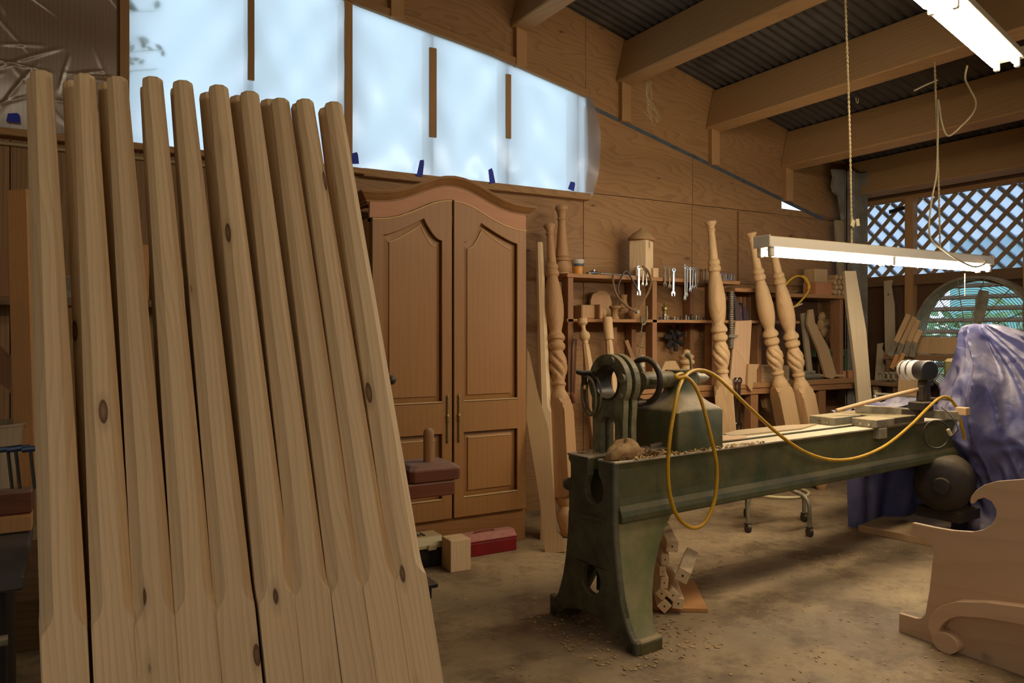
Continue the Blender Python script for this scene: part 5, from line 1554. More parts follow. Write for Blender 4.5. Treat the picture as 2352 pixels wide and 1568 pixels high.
# ---- on the middle board
def rest(px, zs, Y): v = P(px, 700, Y=Y); return Vector((v.x, Y, zs))
q = rest(1346, ZS2, 4.42)
t = thing('wooden_core_box', 'pale wooden block with half-round coves on the middle shelf', 'block', q)
MB().box(q + Vector((-0.02, 0, 0.05)), (0.12, 0.12, 0.10)).build('body', 'turned_old', t, world=True, bevel=0.008)
MB().box(q + Vector((0.055, -0.03, 0.052)), (0.03, 0.16, 0.104)).build('flange', 'turned_old', t, world=True, bevel=0.006)
MB().cyl(q + Vector((0.07, -0.02, 0.05)), q + Vector((0.14, -0.02, 0.045)), 0.048, 0.04, 18).build('neck', 'turned_old', t, world=True, smooth=40)
o = trace([(1357, 725), (1357, 690), (1362, 675), (1375, 668), (1390, 668), (1400, 677), (1405, 695), (1405, 725)], (0, 4.56, 0), (0, -1, 0), 0.02, 'arched_board', 'turned_old', 'arch-topped wooden pattern standing on the middle shelf', 'board')
def vase(px, h, r, label, Y=4.42, prof=None, mat='turned_old', zs=ZS2):
    q = rest(px, zs, Y)
    pr = prof or [(.8, 0), (.85, .1), (.62, .25), (.6, .55), (.75, .75), (1.0, .85), (1.0, .95), (.9, 1.0)]
    o = MB().rev([(a * r, f * h) for a, f in pr], 28).build('turned_cup', mat, None, at=Matrix.Translation(q), smooth=35)
    return tag(o, label, 'turning')
vase(1412, 0.10, 0.042, 'small flared turned cup on the middle shelf')
vase(1432, 0.19, 0.052, 'taller waisted turned cup behind the caliper', 4.54, [(1, 0), (1, .25), (.8, .3), (.78, .42), (1.05, .5), (.7, .58), (.5, .75), (.55, .95), (.62, 1.0)])
vase(1456, 0.085, 0.048, 'squat turned cup below the caliper pivot', 4.40, [(.6, 0), (.95, .3), (1, .6), (.8, .8), (.85, 1.0)])
# sockets and small fittings
for k in range(13):
    px = 1517 + k * 8.2 + RNG.uniform(-2, 2)
    q = rest(px, ZS2, 4.36 + (k % 3) * 0.05); h = RNG.uniform(0.02, 0.05); r = RNG.uniform(0.009, 0.015)
    o = MB().rev([(r, 0), (r, h * .55), (r * .8, h * .62), (r * .8, h), (r * .5, h)], 14).build('socket', 'chrome' if k % 3 else 'iron_dark', None, at=Matrix.Translation(q), smooth=35)
    tag(o, '%s small metal socket from the left on the middle shelf' % NUM[k], 'socket', 'sockets on the middle shelf')
q = rest(1527, ZS2, 4.46)
o = MB().rev([(.02, 0), (.02, .05), (.012, .055), (.012, .07), (.024, .078), (.024, .10), (.008, .112), (.012, .12), (.008, .13)], 16).build('oil_can', 'brass', None, at=Matrix.Translation(q), smooth=35)
tag(o, 'small brass oiler with knob on the middle shelf', 'oiler')
# ---- below the middle board
def bedpart(label, base, top, prof, n=28, mat='turned'):
    base, top = Vector(base), Vector(top); L = (top - base).length
    o = MB().rev([(r, f * L) for r, f in prof], n).build('turned_leg', mat, None, at=frame(base, top - base, (1, -1, 0)), smooth=35)
    return tag(o, label, 'turned leg')
def slim_post(name, label, base, top, Lold, top_prof, shaft):
    base, top = Vector(base), Vector(top)
    t = thing(name, label, 'bedpost', base)
    L = (top - base).length
    M_ = frame(base, top - base, (1, -0.6, 0))
    g = lambda f: L - (1 - f) * Lold
    MB().rev([(r, g(f)) for r, f in top_prof], 28, M_).build('turned_top', 'turned', t, world=True, smooth=35)
    rows = [[M_ @ Vector((w * math.cos(a), w * math.sin(a), z)) for a in [math.pi / 4 * k for k in range(8)]] for z, w in [(0.0, shaft[0][1])] + [(g(f), w) for f, w in shaft]]
    MB().rings(rows).build('octagonal_shaft', 'turned', t, world=True)
slim_post('ball_top_post', 'pale post with turned ball and disc top leaning on the shelf', P(1401, 1212, Z=0.0), P(1337, 731, Y=4.26), 0.92,
          [(.016, .80), (.022, .82), (.02, .83), (.034, .845), (.039, .865), (.034, .888), (.018, .905), (.014, .925), (.018, .945), (.030, .955), (.034, .96), (.034, .998), (.03, 1.0)],
          ((0.30, .055), (0.32, .045), (.795, .024), (.805, .018)))
slim_post('capped_post', 'pale octagonal post with plain cylinder head seen through the steady rest', P(1430, 1212, Z=0.0), P(1395, 729, Y=4.26), 0.95,
          [(.032, .83), (.034, .835), (.034, .995), (.031, 1.0)], ((0.28, .052), (0.30, .042), (.80, .026), (.835, .022)))
# impeller and round disc on the wall
imp = thing('blower_impeller', 'black steel impeller wheel with bent vanes on the wall', 'impeller', P(1545, 778, Y=4.58))
ic = P(1546, 776, Y=4.59); R_ = 0.10
MB().rev([(R_ * .62, -.004), (R_ * .62, .004), (.02, .006), (.02, .02), (.008, .021)], 24, frame(ic, (0, -1, 0))).build('disc', 'blackish', imp, world=True, smooth=35)
for k in range(7):
    a = 2 * math.pi * k / 7 + 0.2
    d = Vector((math.cos(a), 0, math.sin(a))); s_ = Vector((-math.sin(a), 0, math.cos(a)))
    c0 = ic + Vector((0, -0.012, 0))
    pts = [c0 + d * R_ * .35 - s_ * .014, c0 + d * R_ * .35 + s_ * .014, c0 + d * R_ * 1.05 + s_ * .028, c0 + d * R_ * 1.08 - s_ * .002]
    m = MB().add([p_ for p_ in pts] + [p_ + Vector((0, -0.014, 0)) + s_ * .004 for p_ in pts], [(0, 1, 2, 3), (4, 7, 6, 5), (0, 4, 5, 1), (1, 5, 6, 2), (2, 6, 7, 3), (3, 7, 4, 0)])
    m.build('vane', 'blackish', imp, world=True)
o = MB().rev([(.070, 0), (.072, .006), (.072, .016), (.055, .02), (.052, .014), (.018, .014), (.016, .022), (.008, .022)], 36).build('wooden_disc', 'turned_old', None, at=frame(P(1587, 768, Y=4.62), (0, -1, 0)), smooth=35)
tag(o, 'round wooden faceplate disc hung on the wall', 'disc')
# finial on the bench and hexagonal offcuts
q = P(1577, 862, Y=4.42); q.z = ZBn
h = P(1577, 802, Y=4.42).z - ZBn
o = MB().rev([(r * .082, f * h) for r, f in ((.98, 0), (1, .05), (.9, .18), (.8, .3), (.62, .45), (.5, .52), (.52, .56), (.72, .60), (.78, .65), (.70, .70), (.55, .72), (.70, .77), (.72, .81), (.5, .86), (.34, .88), (.36, .93), (.30, .98), (.1, 1.0))], 30).build('turned_finial', 'turned', None, at=Matrix.Translation(q), smooth=35)
tag(o, 'pale turned finial on the bench behind the tailstock', 'finial')
o = MB().plate([(0.07, 0), (0.115, 0.065), (0.08, 0.15), (-0.02, 0.17), (-0.10, 0.09), (-0.07, 0.0)], 0.05, (), frame(Vector((P(1532, 845, Y=4.44).x, 4.44, ZBn + 0.03)), (0, -1, 0), (1, 0, 0.25))).build('chamfered_block', 'board_dusty', bevel=0.002)
tag(o, 'chamfered wooden block behind the handwheel', 'block')
o.location.z += 0
o = MB().bar(P(1437, 782, Y=4.42), P(1462, 850, Y=4.36), 0.035, 0.02, (1, 0, 0)).build('wooden_lath', 'shelf_z'); tag(o, 'reddish lath leaning below the middle shelf', 'lath')
# C-clamp hanging from the middle board
cc = thing('hanging_clamp', 'old steel screw clamp hanging from the middle shelf', 'clamp', P(1477, 735, Y=4.30))
MB().tube(spline([P(a, b, Y=4.29) for a, b in ((1485, 702), (1486, 728), (1480, 744), (1474, 742), (1473, 726))], 4), 0.008, 8).build('frame', 'iron_green', cc, world=True, smooth=60)
MB().tube([P(1476, 742, Y=4.28), P(1472, 765, Y=4.28), P(1477, 768, Y=4.28), P(1471, 800, Y=4.28), P(1466, 822, Y=4.28)], 0.004, 8).build('screw', 'steel_dull', cc, world=True, smooth=60)
MB().cyl(P(1464, 793, Y=4.28), P(1480, 799, Y=4.28), 0.006, n=8).cyl(P(1468, 762, Y=4.28), P(1480, 767, Y=4.28), 0.005, n=8).build('tommy_bar', 'brass', cc, world=True)
MB().plate([(-.012, 0), (.012, 0), (.012, .075), (.006, .085), (-.006, .085), (-.012, .075)], 0.004, [circ(0, .06, .005, 10), circ(0, .03, .005, 10)], frame(P(1477, 842, Y=4.28), (0, -1, 0), (1, 0, 0.1))).build('white_link', 'white_plastic', cc, world=True)
# bow saw on the first upright
hs_ = thing('hack_saw', 'narrow dark hacksaw hanging on the first shelf upright', 'saw', P(1316, 780, Y=4.28))
MB().tube(spline([P(a, b, Y=4.28) for a, b in ((1318, 778), (1314, 800), (1312, 850), (1312, 910))], 4), 0.006, 6).build('back', 'iron_dark', hs_, world=True)
MB().bar(P(1323, 778, Y=4.28), P(1318, 905, Y=4.28), 0.004, 0.014, (0, 1, 0)).build('blade', 'redwood', hs_, world=True)
MB().cyl(P(1312, 905, Y=4.28), P(1318, 925, Y=4.28), 0.014, n=10).build('handle', 'redwood', hs_, world=True)

# ---- right-hand bays
rk = thing('ribbed_column', 'stack of ribbed grey rings hanging in a column beside the sanding belts', 'hanging rings', P(1682, 665, Y=4.30))
pr = []
zA, zB_ = P(1682, 800, Y=4.30).z, P(1682, 668, Y=4.30).z
n = 26
for k in range(n):
    z = zA + (zB_ - zA) * k / n; dz = (zB_ - zA) / n
    pr += [(.010, z), (.019, z + dz * .2), (.019, z + dz * .6), (.010, z + dz * .8)]
MB().rev(pr, 14, Matrix.Translation((P(1680, 730, Y=4.30).x, 4.30, 0))).build('rings', 'steel_dull', rk, world=True)
MB().box(P(1682, 772, Y=4.28), (0.10, 0.03, 0.02)).build('crossbar', 'steel_dull', rk, world=True)
for k, (pxs, lab) in enumerate(((((1682, 660), (1694, 690), (1704, 720), (1707, 738), (1690, 738), (1688, 700)), 'left dark sanding belt hanging in the shelf bay'), (((1705, 695), (1716, 708), (1722, 725), (1722, 738), (1709, 738), (1708, 712)), 'right dark sanding belt hanging in the shelf bay'))):
    trace(pxs, (0, 4.38, 0), (0, -1, 0), 0.06, 'sanding_belt', 'belt', lab, 'sanding belt', 'sanding belts')
for k, px in enumerate((1692, 1701, 1713, 1724)):
    o = MB().box((sx(px, 4.45), 4.45, (ZS2 + 1.58) / 2 + 0.0), (0.012, 0.10, 1.58 - ZS2)).build('thin_divider', 'shelf_z', sh2)
    o.location = -Vector(sh2.location)
po = trace([(1690, 738), (1727, 735), (1718, 886), (1676, 886), (1684, 800)], (0, 4.302, 0), (0, -1, 0), 0.014, 'plywood_offcut', 'birch_z', 'upright plywood offcut with a pencilled curve beside the rope-twist post', 'board')
cv = [P(a, b, Y=4.3015) for a, b in ((1690, 805), (1706, 822), (1711, 840), (1708, 858), (1695, 872))]
MB().tube(spline(cv, 5), 0.0016, 5).build('pencil_line', 'pale_line', po, world=True)
o = trace([(1720, 836), (1745, 836), (1736, 855), (1730, 882), (1727, 900), (1717, 885), (1718, 860)], (0, BY - 0.022, 0), (0, -1, 0), 0.02, 'pointed_offcut', 'board_dusty', 'pointed wooden offcut hanging over the bench edge', 'offcut')
q = P(1772, 880, Y=4.36)
bxm = thing('wooden_box', 'shallow wooden box on the bench behind the leaning posts', 'box', (q.x, 4.46, ZBn))
MB().box((q.x, 4.37, ZBn + 0.065), (0.44, 0.018, 0.13)).build('front', 'pine_x', bxm, world=True); MB().box((q.x, 4.56, ZBn + 0.065), (0.44, 0.018, 0.13)).build('back', 'pine_x', bxm, world=True)
for s_2 in (-1, 1): MB().box((q.x + s_2 * 0.21, 4.465, ZBn + 0.065), (0.018, 0.17, 0.13)).build('end', 'pine_y', bxm, world=True)
MB().box((q.x, 4.465, ZBn + 0.008), (0.40, 0.17, 0.012)).build('bottom', 'pine_x', bxm, world=True)
for k, (px, lab) in enumerate(((1722, 'orange-handled screwdriver beside the pointed offcut'), (1758, 'orange-handled screwdriver behind the wooden box'))):
    q2 = P(px, 830, Y=4.32); q2.z = ZBn
    o = MB().rev([(.012, 0), (.016, .02), (.014, .06), (.018, .10), (.010, .12), (.006, .14)], 14).build('screwdriver', 'yellow_plastic', None, at=Matrix.Translation((q2.x, 4.42, ZBn)), smooth=35)
    tag(o, lab, 'screwdriver')
# yellow-framed saw
ys_ = thing('bow_saw', 'yellow-handled bow saw hung on the corner shelves', 'saw', P(1835, 660, Y=4.28))
def yp(l, Y=4.27): return [P(a, b, Y=Y) for a, b in l]
MB().tube(spline(yp([(1800, 660), (1812, 645), (1826, 635), (1838, 634), (1848, 640), (1857, 655), (1857, 668), (1845, 685), (1830, 700), (1818, 708)]), 4), 0.008, 8).build('frame', 'yellow_plastic', ys_, world=True, smooth=60)
MB().tube(spline(yp([(1843, 634), (1852, 642), (1858, 655), (1857, 664)]), 4), 0.013, 8).build('grip', 'yellow_plastic', ys_, world=True, smooth=60)
MB().tube(spline(yp([(1800, 662), (1810, 668), (1822, 671), (1833, 666)]), 4), 0.003, 6).build('blade', 'steel_dull', ys_, world=True)
MB().tube(spline(yp([(1795, 628), (1800, 635), (1796, 645), (1806, 652)]), 4), 0.010, 8).build('rear_grip', 'yellow_plastic', ys_, world=True, smooth=60)
MB().bar(yp([(1820, 706)])[0], yp([(1843, 697)])[0], 0.004, 0.012).build('fender', 'white_plastic', ys_, world=True)
# boxes and cut blanks on the side board
zsb = P(1880, 680, Y=4.32).z + 0.015
q = rest(1878, zsb, 4.44)
o = MB().box(q + Vector((0, 0, 0.055)), (0.22, 0.14, 0.11)).build('terracotta_box', 'terracotta', bevel=0.004); tag(o, 'reddish brown box on the corner shelf', 'box')
o = MB().box(q + Vector((0.0, 0.02, 0.11 + 0.062)), (0.17, 0.12, 0.12)).build('cardboard_box', 'board_dusty', bevel=0.004); tag(o, 'tan box stacked on the reddish box in the corner', 'box')
for k in range(14):
    px, row = 1910 + (k % 4) * 9.5, k // 4
    q = rest(px, zsb, 4.38)
    o = MB().box((0, 0, 0), (0.036, 0.12, 0.036)).build('square_blank', 'board_dusty', None, at=Matrix.Translation(q + Vector((0.02 * (row % 2), 0.02, 0.027 + row * 0.044))) @ Matrix.Rotation(0.75 + 0.1 * ((k * 7) % 5 - 2), 4, 'Y'), bevel=0.002)
    tag(o, '%s square turning blank from the left in the %s row of the corner heap' % (ORD[k % 4], ('bottom', 'second', 'third', 'top')[row]), 'blank', 'turning blanks on the corner shelf')
# two boards leaning as an A on the bench, vise beam, odds
tb_ = ZBn
trace([(1858, 712), (1868, 710), (1872, 740), (1904, 800), (1922, 862), (1912, 870), (1897, 866), (1880, 805), (1855, 745)], (0, 4.36, 0), (0, -1, 0), 0.02, 'leaning_lath', 'board_dusty', 'dusty wooden bracket leaning to the right on the bench corner', 'bracket')
trace([(1842, 720), (1850, 718), (1860, 790), (1869, 870), (1859, 870), (1850, 800)], (0, 4.42, 0), (0, -1, 0), 0.02, 'leaning_lath', 'grey_board', 'grey narrow lath standing behind the dusty bracket', 'lath')
vb = thing('green_vise', 'dark green iron vise beam at the corner of the bench', 'vise', P(1915, 860, Y=4.4))
a_, b_ = P(1868, 812, Y=4.45), P(1965, 812, Y=4.45)
MB().box(((a_.x + b_.x) / 2, 4.45, a_.z), (b_.x - a_.x, 0.05, 0.06)).build('beam', 'green_paint', vb, world=True, bevel=0.004)
for x in (a_.x + 0.15, b_.x - 0.15): MB().box((x, 4.45, (ZBn + a_.z - 0.03) / 2), (0.05, 0.05, a_.z - 0.03 - ZBn)).build('leg', 'green_paint', vb, world=True, bevel=0.004)
for k, px in enumerate((1936, 1952)):
    q = P(px, 865, Y=4.38); 
    o = MB().rev([(.028, 0), (.028, .062), (.026, .064)], 18).build('cork_roll', 'terracotta', None, at=Matrix.Translation((q.x, 4.38, ZBn)), smooth=35)
    tag(o, ['left of two small terracotta rolls on the bench end', 'right of two small terracotta rolls on the bench end'][k], 'roll')
ml = thing('machine_slide', 'dusty dark metal slide lying on the bench right of the posts', 'slide', P(1865, 868, Y=4.05))
q = P(1860, 868, Y=4.42)
MB().box((q.x, 4.44, ZBn + 0.03), (0.24, 0.10, 0.03)).build('base', 'steel_dull', ml, world=True, bevel=0.004)
MB().box((q.x - 0.02, 4.44, ZBn + 0.06), (0.15, 0.08, 0.025)).build('top_slide', 'steel_dull', ml, world=True, bevel=0.004)
MB().box((q.x, 4.44, ZBn + 0.008), (0.28, 0.12, 0.016)).build('foot', 'iron_dark', ml, world=True, bevel=0.004)
MB().cyl((q.x + 0.11, 4.40, ZBn + 0.03), (q.x + 0.36, 4.35, ZBn + 0.022), 0.012, n=10).build('crank_bar', 'board_dusty', ml, world=True)
# rag-like bundle and paper on the back board, sphere below the bench
o = trace([(1905, 778), (1928, 774), (1936, 802), (1915, 806)], (0, 4.597, 0), (0, -1, 0), 0.01, 'pinned_card', 'board_dusty', 'tan card pinned to the board behind the bench', 'card')
for k, (px, py, r) in enumerate(((1885, 745, 16), (1893, 760, 14), (1888, 728, 12), (1900, 742, 10))):
    c = P(px, py, Y=4.57); s = 5.9 / FPX
    m = MB(); q3 = random.Random(k)
    rows = []
    for j in range(9):
        thq = math.pi * (j + .05) / 8.1
        rows.append([c + Vector((r * s * math.sin(thq) * math.cos(a) * (1 + .25 * math.sin(3 * a + k + j)), 0.03 * math.sin(thq) * math.sin(a), r * s * math.cos(thq) * (1 + .2 * math.sin(2 * a + k)))) for a in [2 * math.pi * q / 14 for q in range(14)]])
    tag(m.rings(rows).build('glove', 'rag', smooth=50), ['worn tan glove pinned uppermost left in the corner bay', 'worn tan glove pinned lower in the corner bay', 'worn tan glove pinned at the top of the corner bay', 'worn tan glove pinned right in the corner bay'][k], 'glove', 'gloves pinned in the corner bay')
q = P(1762, 918, Y=4.46)
o = MB().plate(circ(0, 0, 0.085, 9, 0.10, 0.3), 0.05, (), frame(q, (0, -1, 0), (1, 0, 0))).build('wood_blank', 'board_dusty', bevel=0.004)
tag(o, 'round-cornered wooden bowl blank under the bench', 'blank')
o.location.z += 0
# ================================================================ fluorescent fixtures
def fixture(label, A, D, length, name='fluorescent_fixture', group=None, tubes=2, housing=0.11):
    """A: end point (bottom of housing); D: direction; tandem pairs of tubes below a sheet-metal channel"""
    A = Vector(A); D = Vector(D).normalized()
    Mx = frame(A, D, (0, 0, 1))      # local z along fixture, local x up
    t = thing(name, label, 'light fixture', A, group=group)
    side = housing / 2
    m = MB()
    prof = [(0.0, -side), (0.055, -side * 0.8), (0.06, -side * 0.55), (0.06, side * 0.55), (0.055, side * 0.8), (0.0, side)]
    m.rings([[Mx @ Vector((x, y, z)) for x, y in prof] for z in (0, length)])
    m.build('housing', 'fixture_white', t, world=True, bevel=0.003)
    half = length / 2
    for s in ((-1, 1) if tubes == 2 else (0,)):
        for k in range(2):
            z0, z1 = k * half + 0.05, (k + 1) * half - 0.03
            y = s * side * 0.62
            tb = MB().tube([Mx @ Vector((-0.024, y, z0)), Mx @ Vector((-0.024, y, z1))], 0.0165, 6, cap=False).build('tube', 'tube_glow', t, world=True, smooth=60)
        for z in (0.022, half, length - 0.022):
            MB().box((-0.014, s * side * 0.62, z), (0.07, 0.026, 0.03), Mx).build('lamp_holder', 'fixture_white', t, world=True, bevel=0.004)
    for z in (-0.006, length + 0.006):
        MB().box((0.03, 0, z), (0.064, housing, 0.012), Mx).build('end_cap', 'fixture_white', t, world=True, bevel=0.003)
    return t, Mx
LY = 2.75
fa, fb = P(1752, 572, Y=LY), P(2262, 606, Y=LY)
fz = (fa.z + fb.z) / 2
fx1, Mf = fixture('fluorescent fixture hung low on ropes above the lathe', (fa.x, LY, fz), (1, 0, 0), fb.x - fa.x)
E2 = P(2315, 140, Z=2.72)
ang = math.radians(13.7)
D2 = Vector((-math.cos(ang), -math.sin(ang), 0))
fx2, Mf2 = fixture('fluorescent fixture high under the beams at the top right', E2, D2, 2.1, housing=0.15)
for i, (x, y, L) in enumerate(((-2.5, -0.7, 2.2), (1.0, -0.9, 2.2), (2.0, -2.6, 2.2))):
    f, _ = fixture(['fluorescent fixture behind the viewer over the doorway side', 'fluorescent fixture behind the viewer over the middle', 'fluorescent fixture behind the viewer farthest back'][i], (x, y, 2.9), (1, 0, 0), L, group='fixtures behind the viewer', tubes=1)
    for z in (0.3, L - 0.3):
        MB().cyl((x + z, y, 2.96), (x + z, y, roof_z(x + z) - 0.0), 0.004, n=6).build('hanger', 'rope', f, world=True)
# ================================================================ corner and end wall
cp1 = thing('corner_post', 'grey metal channel and white boards standing in the far corner', 'post', P(1965, 900, Y=4.35))
a = P(1948, 395, Y=4.42); b = P(1984, 395, Y=4.42)
zt_ = P(1965, 395, Y=4.42).z
MB().box(((a.x + b.x) / 2, 4.44, zt_ / 2), (b.x - a.x, 0.02, zt_)).box((a.x + 0.006, 4.41, zt_ / 2), (0.012, 0.06, zt_)).box((b.x - 0.006, 4.41, zt_ / 2), (0.012, 0.06, zt_)).build('channel', 'grey_post', cp1, world=True)
MB().cyl((a.x + 0.05, 4.40, 0), (a.x + 0.05, 4.40, zt_), 0.014, n=12).build('pipe', 'grey_post', cp1, world=True)
trace([(1914, 388), (1945, 390), (1947, 505), (1938, 505), (1930, 450), (1918, 440), (1914, 425), (1918, 405)], (0, 4.46, 0), (0, -1, 0), 0.03, 'carved_bracket', 'grey_post', 'grey shaped bracket board high in the far corner', 'bracket')
trace([(1921, 505), (1948, 508), (1952, 640), (1928, 640)], (0, 4.47, 0), (0, -1, 0), 0.025, 'corner_board', 'grey_board', 'short dusty board behind the corner channel', 'board')
trace([(1940, 622), (1966, 622), (1990, 760), (2003, 922), (2022, 1160), (1992, 1162), (1966, 850), (1947, 700)], P(2005, 1161, Z=0.0), lean(6, 0.2), 0.03, 'leaning_plank', 'grey_board', 'long pale plank leaning in the corner beside the fan', 'plank')
trace([(2030, 645), (2050, 643), (2047, 656), (2050, 676), (2054, 700), (2056, 874), (2034, 875)], P(2045, 875, X=6.34), (-1, -0.25, 0), 0.018, 'shaped_template', 'grey_board', 'tall pale template board with a curved top and small hole', 'template', holes=[[(2038, 674), (2042, 674), (2042, 678), (2038, 678)]])
trace([(2015, 789), (2028, 787), (2025, 800), (2032, 815), (2027, 832), (2033, 842), (2030, 874), (2009, 876)], P(2020, 875, X=6.26), (-1, -0.25, 0), 0.018, 'shaped_template', 'grey_board', 'short pale template board with notched edge', 'template')
# shelf with wooden-handled tools before the fan
ts = thing('tool_ledge', 'brown plank ledge below the fan', 'ledge', P(2100, 815, X=6.18))
a, b = P(2036, 818, X=6.18), P(2260, 812, X=6.18)
MB().box((6.18, (a.y + b.y) / 2, a.z), (0.09, abs(a.y - b.y), 0.05)).build('plank', 'old_board', ts, world=True, bevel=0.003)
MB().box((6.24, (a.y + b.y) / 2, a.z + 0.10), (0.03, abs(a.y - b.y) * 0.8, 0.14)).build('back_plank', 'board_dusty', ts, world=True, bevel=0.003)
for y in (a.y - 0.05, b.y + 0.05): MB().box((6.18, y, a.z / 2), (0.06, 0.06, a.z)).build('leg', 'old_board', ts, world=True)
TL = [((2087, 722), (2058, 785), (2043, 818)), ((2101, 728), (2071, 790), (2063, 815)), ((2109, 735), (2088, 785), (2079, 818)), ((2114, 758), (2101, 786), (2094, 820))]
for k, (h0, h1, h2) in enumerate(TL):
    x0 = 6.13 - 0.012 * k
    A, B, C2 = P(*h0, X=x0), P(*h1, X=x0), P(*h2, X=x0)
    t = thing('slick_chisel', '%s wooden-handled long chisel from the left on the ledge' % ORD[k], 'chisel', C2, group='chisels by the fan')
    MB().bar(B, A, 0.022, 0.045, (1, 0, 0)).build('handle', 'board_dusty', t, world=True, bevel=0.006)
    MB().bar(C2, B, 0.008, 0.05, (1, 0, 0)).build('blade', 'steel_dull', t, world=True, bevel=0.002)
for k, (h0, h1) in enumerate((((2062, 814), (2048, 846)), ((2076, 812), (2060, 844)))):
    o = MB().bar(P(*h0, X=6.10), P(*h1, X=6.10), 0.016, 0.035, (1, 0, 0)).build('hanging_board', 'orange_board', bevel=0.003)
    tag(o, ['left short orange-brown board hanging below the chisel ledge', 'right short orange-brown board hanging below the chisel ledge'][k], 'board')
for k, px in enumerate((2024, 2034, 2046, 2058)):
    c = P(px, 864, X=6.05)
    o = MB().tube([c + Vector((0, 0.026 * math.cos(a), 0.03 * math.sin(a))) for a in [2 * math.pi * q / 18 for q in range(18)]], 0.008, 8, closed=True).build('rubber_ring', 'steel_dull', smooth=60)
    tag(o, '%s dull ring from the left on the low rail by the corner' % ORD[k], 'ring', 'rings on the low rail')
a, b = P(2005, 872, X=6.05), P(2072, 868, X=6.05)
rl_ = thing('ring_rail', 'short dusty rail on a stand holding rings near the corner', 'rail', (6.05, a.y, 0))
MB().box((6.21, (a.y + b.y) / 2 + 0.05, a.z - 0.03), (0.42, abs(a.y - b.y) + 0.2, 0.025)).build('rail', 'old_board', rl_, world=True)
for y in (a.y - 0.04, b.y + 0.04): MB().box((6.05, y, (a.z - 0.03) / 2), (0.05, 0.05, a.z - 0.03)).build('leg', 'old_board', rl_, world=True)
trace([(2065, 850), (2110, 850), (2100, 1122), (2048, 1122)], P(2075, 1122, Z=0.0), (-1, -0.3, 0), 0.03, 'wide_plank', 'board_dusty', 'wide brown plank standing behind the router', 'plank')

# big drum fan
fan = thing('drum_fan', 'large round shop fan with wire guard before the louvres', 'fan', (6.38, FANC.y, 0))
FC = P(2240, 773, X=6.36); FR = 0.475
def ringp(x, r, n=56): return [Vector((x, FC.y + r * math.cos(2 * math.pi * k / n), FC.z + r * math.sin(2 * math.pi * k / n))) for k in range(n)]
vs, fs = [], []
secs = [(6.30, FR), (6.30, FR + 0.018), (6.47, FR + 0.018), (6.47, FR)]
for x, r in secs: vs += ringp(x, r)
for i in range(4):
    for k in range(56): fs.append((i * 56 + k, i * 56 + (k + 1) % 56, ((i + 1) % 4) * 56 + (k + 1) % 56, ((i + 1) % 4) * 56 + k))
MB().add(vs, fs).build('shroud', 'steel_dull', fan, world=True, smooth=40)
g = MB()
def dome(r): return 6.30 - 0.05 * (1 - (r / FR) ** 2) 
for k in range(24):
    r = 0.05 + (FR - 0.05) * k / 23
    g.tube(ringp(dome(r), r, 40), 0.0027, 4, closed=True)
for k in range(14):
    a = 2 * math.pi * k / 14
    g.tube([Vector((dome(r) - 0.003, FC.y + r * math.cos(a), FC.z + r * math.sin(a))) for r in (0.04, 0.16, 0.3, 0.4, FR)], 0.0042, 4)
g.build('wire_guard', 'steel_dull', fan, world=True)
MB().cyl((6.24, FC.y, FC.z), (6.42, FC.y, FC.z), 0.085, 0.10, 24).build('motor', 'iron_dark', fan, world=True, smooth=40)
MB().rev([(0.07, 0), (0.055, 0.02), (0.02, 0.035), (0.004, 0.038)], 20, frame((6.25, FC.y, FC.z), (-1, 0, 0))).build('nose_cap', 'iron_dark', fan, world=True, smooth=40)
for k in range(3):
    a = 2 * math.pi * k / 3 + 1.75
    d = Vector((0, math.cos(a), math.sin(a))); s_ = Vector((0, -math.sin(a), math.cos(a)))
    c0 = Vector((6.36, FC.y, FC.z))
    rows = []
    for r, w, tw in ((0.08, 0.05, 0.5), (0.2, 0.08, 0.42), (0.3, 0.09, 0.34), (0.38, 0.07, 0.28)):
        e = s_ * math.cos(tw) + Vector((1, 0, 0)) * math.sin(tw)
        n_ = (d.cross(e)).normalized() * 0.002
        p = c0 + d * r
        rows.append([p - e * w / 2 - n_, p + e * w / 2 - n_, p + e * w / 2 + n_, p - e * w / 2 + n_])
    MB().rings(rows).build('blade', 'steel_dull', fan, world=True, smooth=40)
for y in (-0.3, 0.3):
    MB().tube([(6.22, FC.y + y, 0.02), (6.40, FC.y + y, 0.06), (6.38, FC.y + y * 1.5, FC.z - 0.16)], 0.016, 8).build('stand_leg', 'iron_dark', fan, world=True)
MB().tube([(6.22, FC.y - 0.34, 0.018), (6.22, FC.y + 0.34, 0.018)], 0.016, 8).build('stand_foot', 'iron_dark', fan, world=True)

# ================================================================ ropes, cords, strings
def rope(label, pts, r=0.006, cat='rope', name='hanging_rope', twist=True, mat='rope'):
    pts = spline(pts, 10)
    if twist:
        m = MB()
        tot = 0.0; acc = [0.0]
        for p, q in zip(pts, pts[1:]): tot += (q - p).length; acc.append(tot)
        n = max(60, int(tot / 0.006))
        fine_ = []
        j = 0
        for k in range(n + 1):
            s = tot * k / n
            while j < len(acc) - 2 and acc[j + 1] < s: j += 1
            f = (s - acc[j]) / max(1e-6, acc[j + 1] - acc[j])
            fine_.append(pts[j].lerp(pts[j + 1], f))
        for ph in (0.0, math.pi):
            m.tube([p + Vector((math.cos(ph + k * 0.75), math.sin(ph + k * 0.75), 0)) * r * 0.55 for k, p in enumerate(fine_)], r * 0.62, 5)
    else:
        m = MB().tube(pts, r, 8)
    return tag(m.build(name, mat, smooth=80), label, cat)
tz = fz + 0.06
r1 = P(1956, 556, Y=2.75)
rope('twisted rope holding the left half of the low light', [Vector((r1.x, 2.75, tz)), Vector((r1.x - 0.03, 2.74, 2.4)), Vector((3.745, 2.72, roof_z(3.7) - 0.30))])
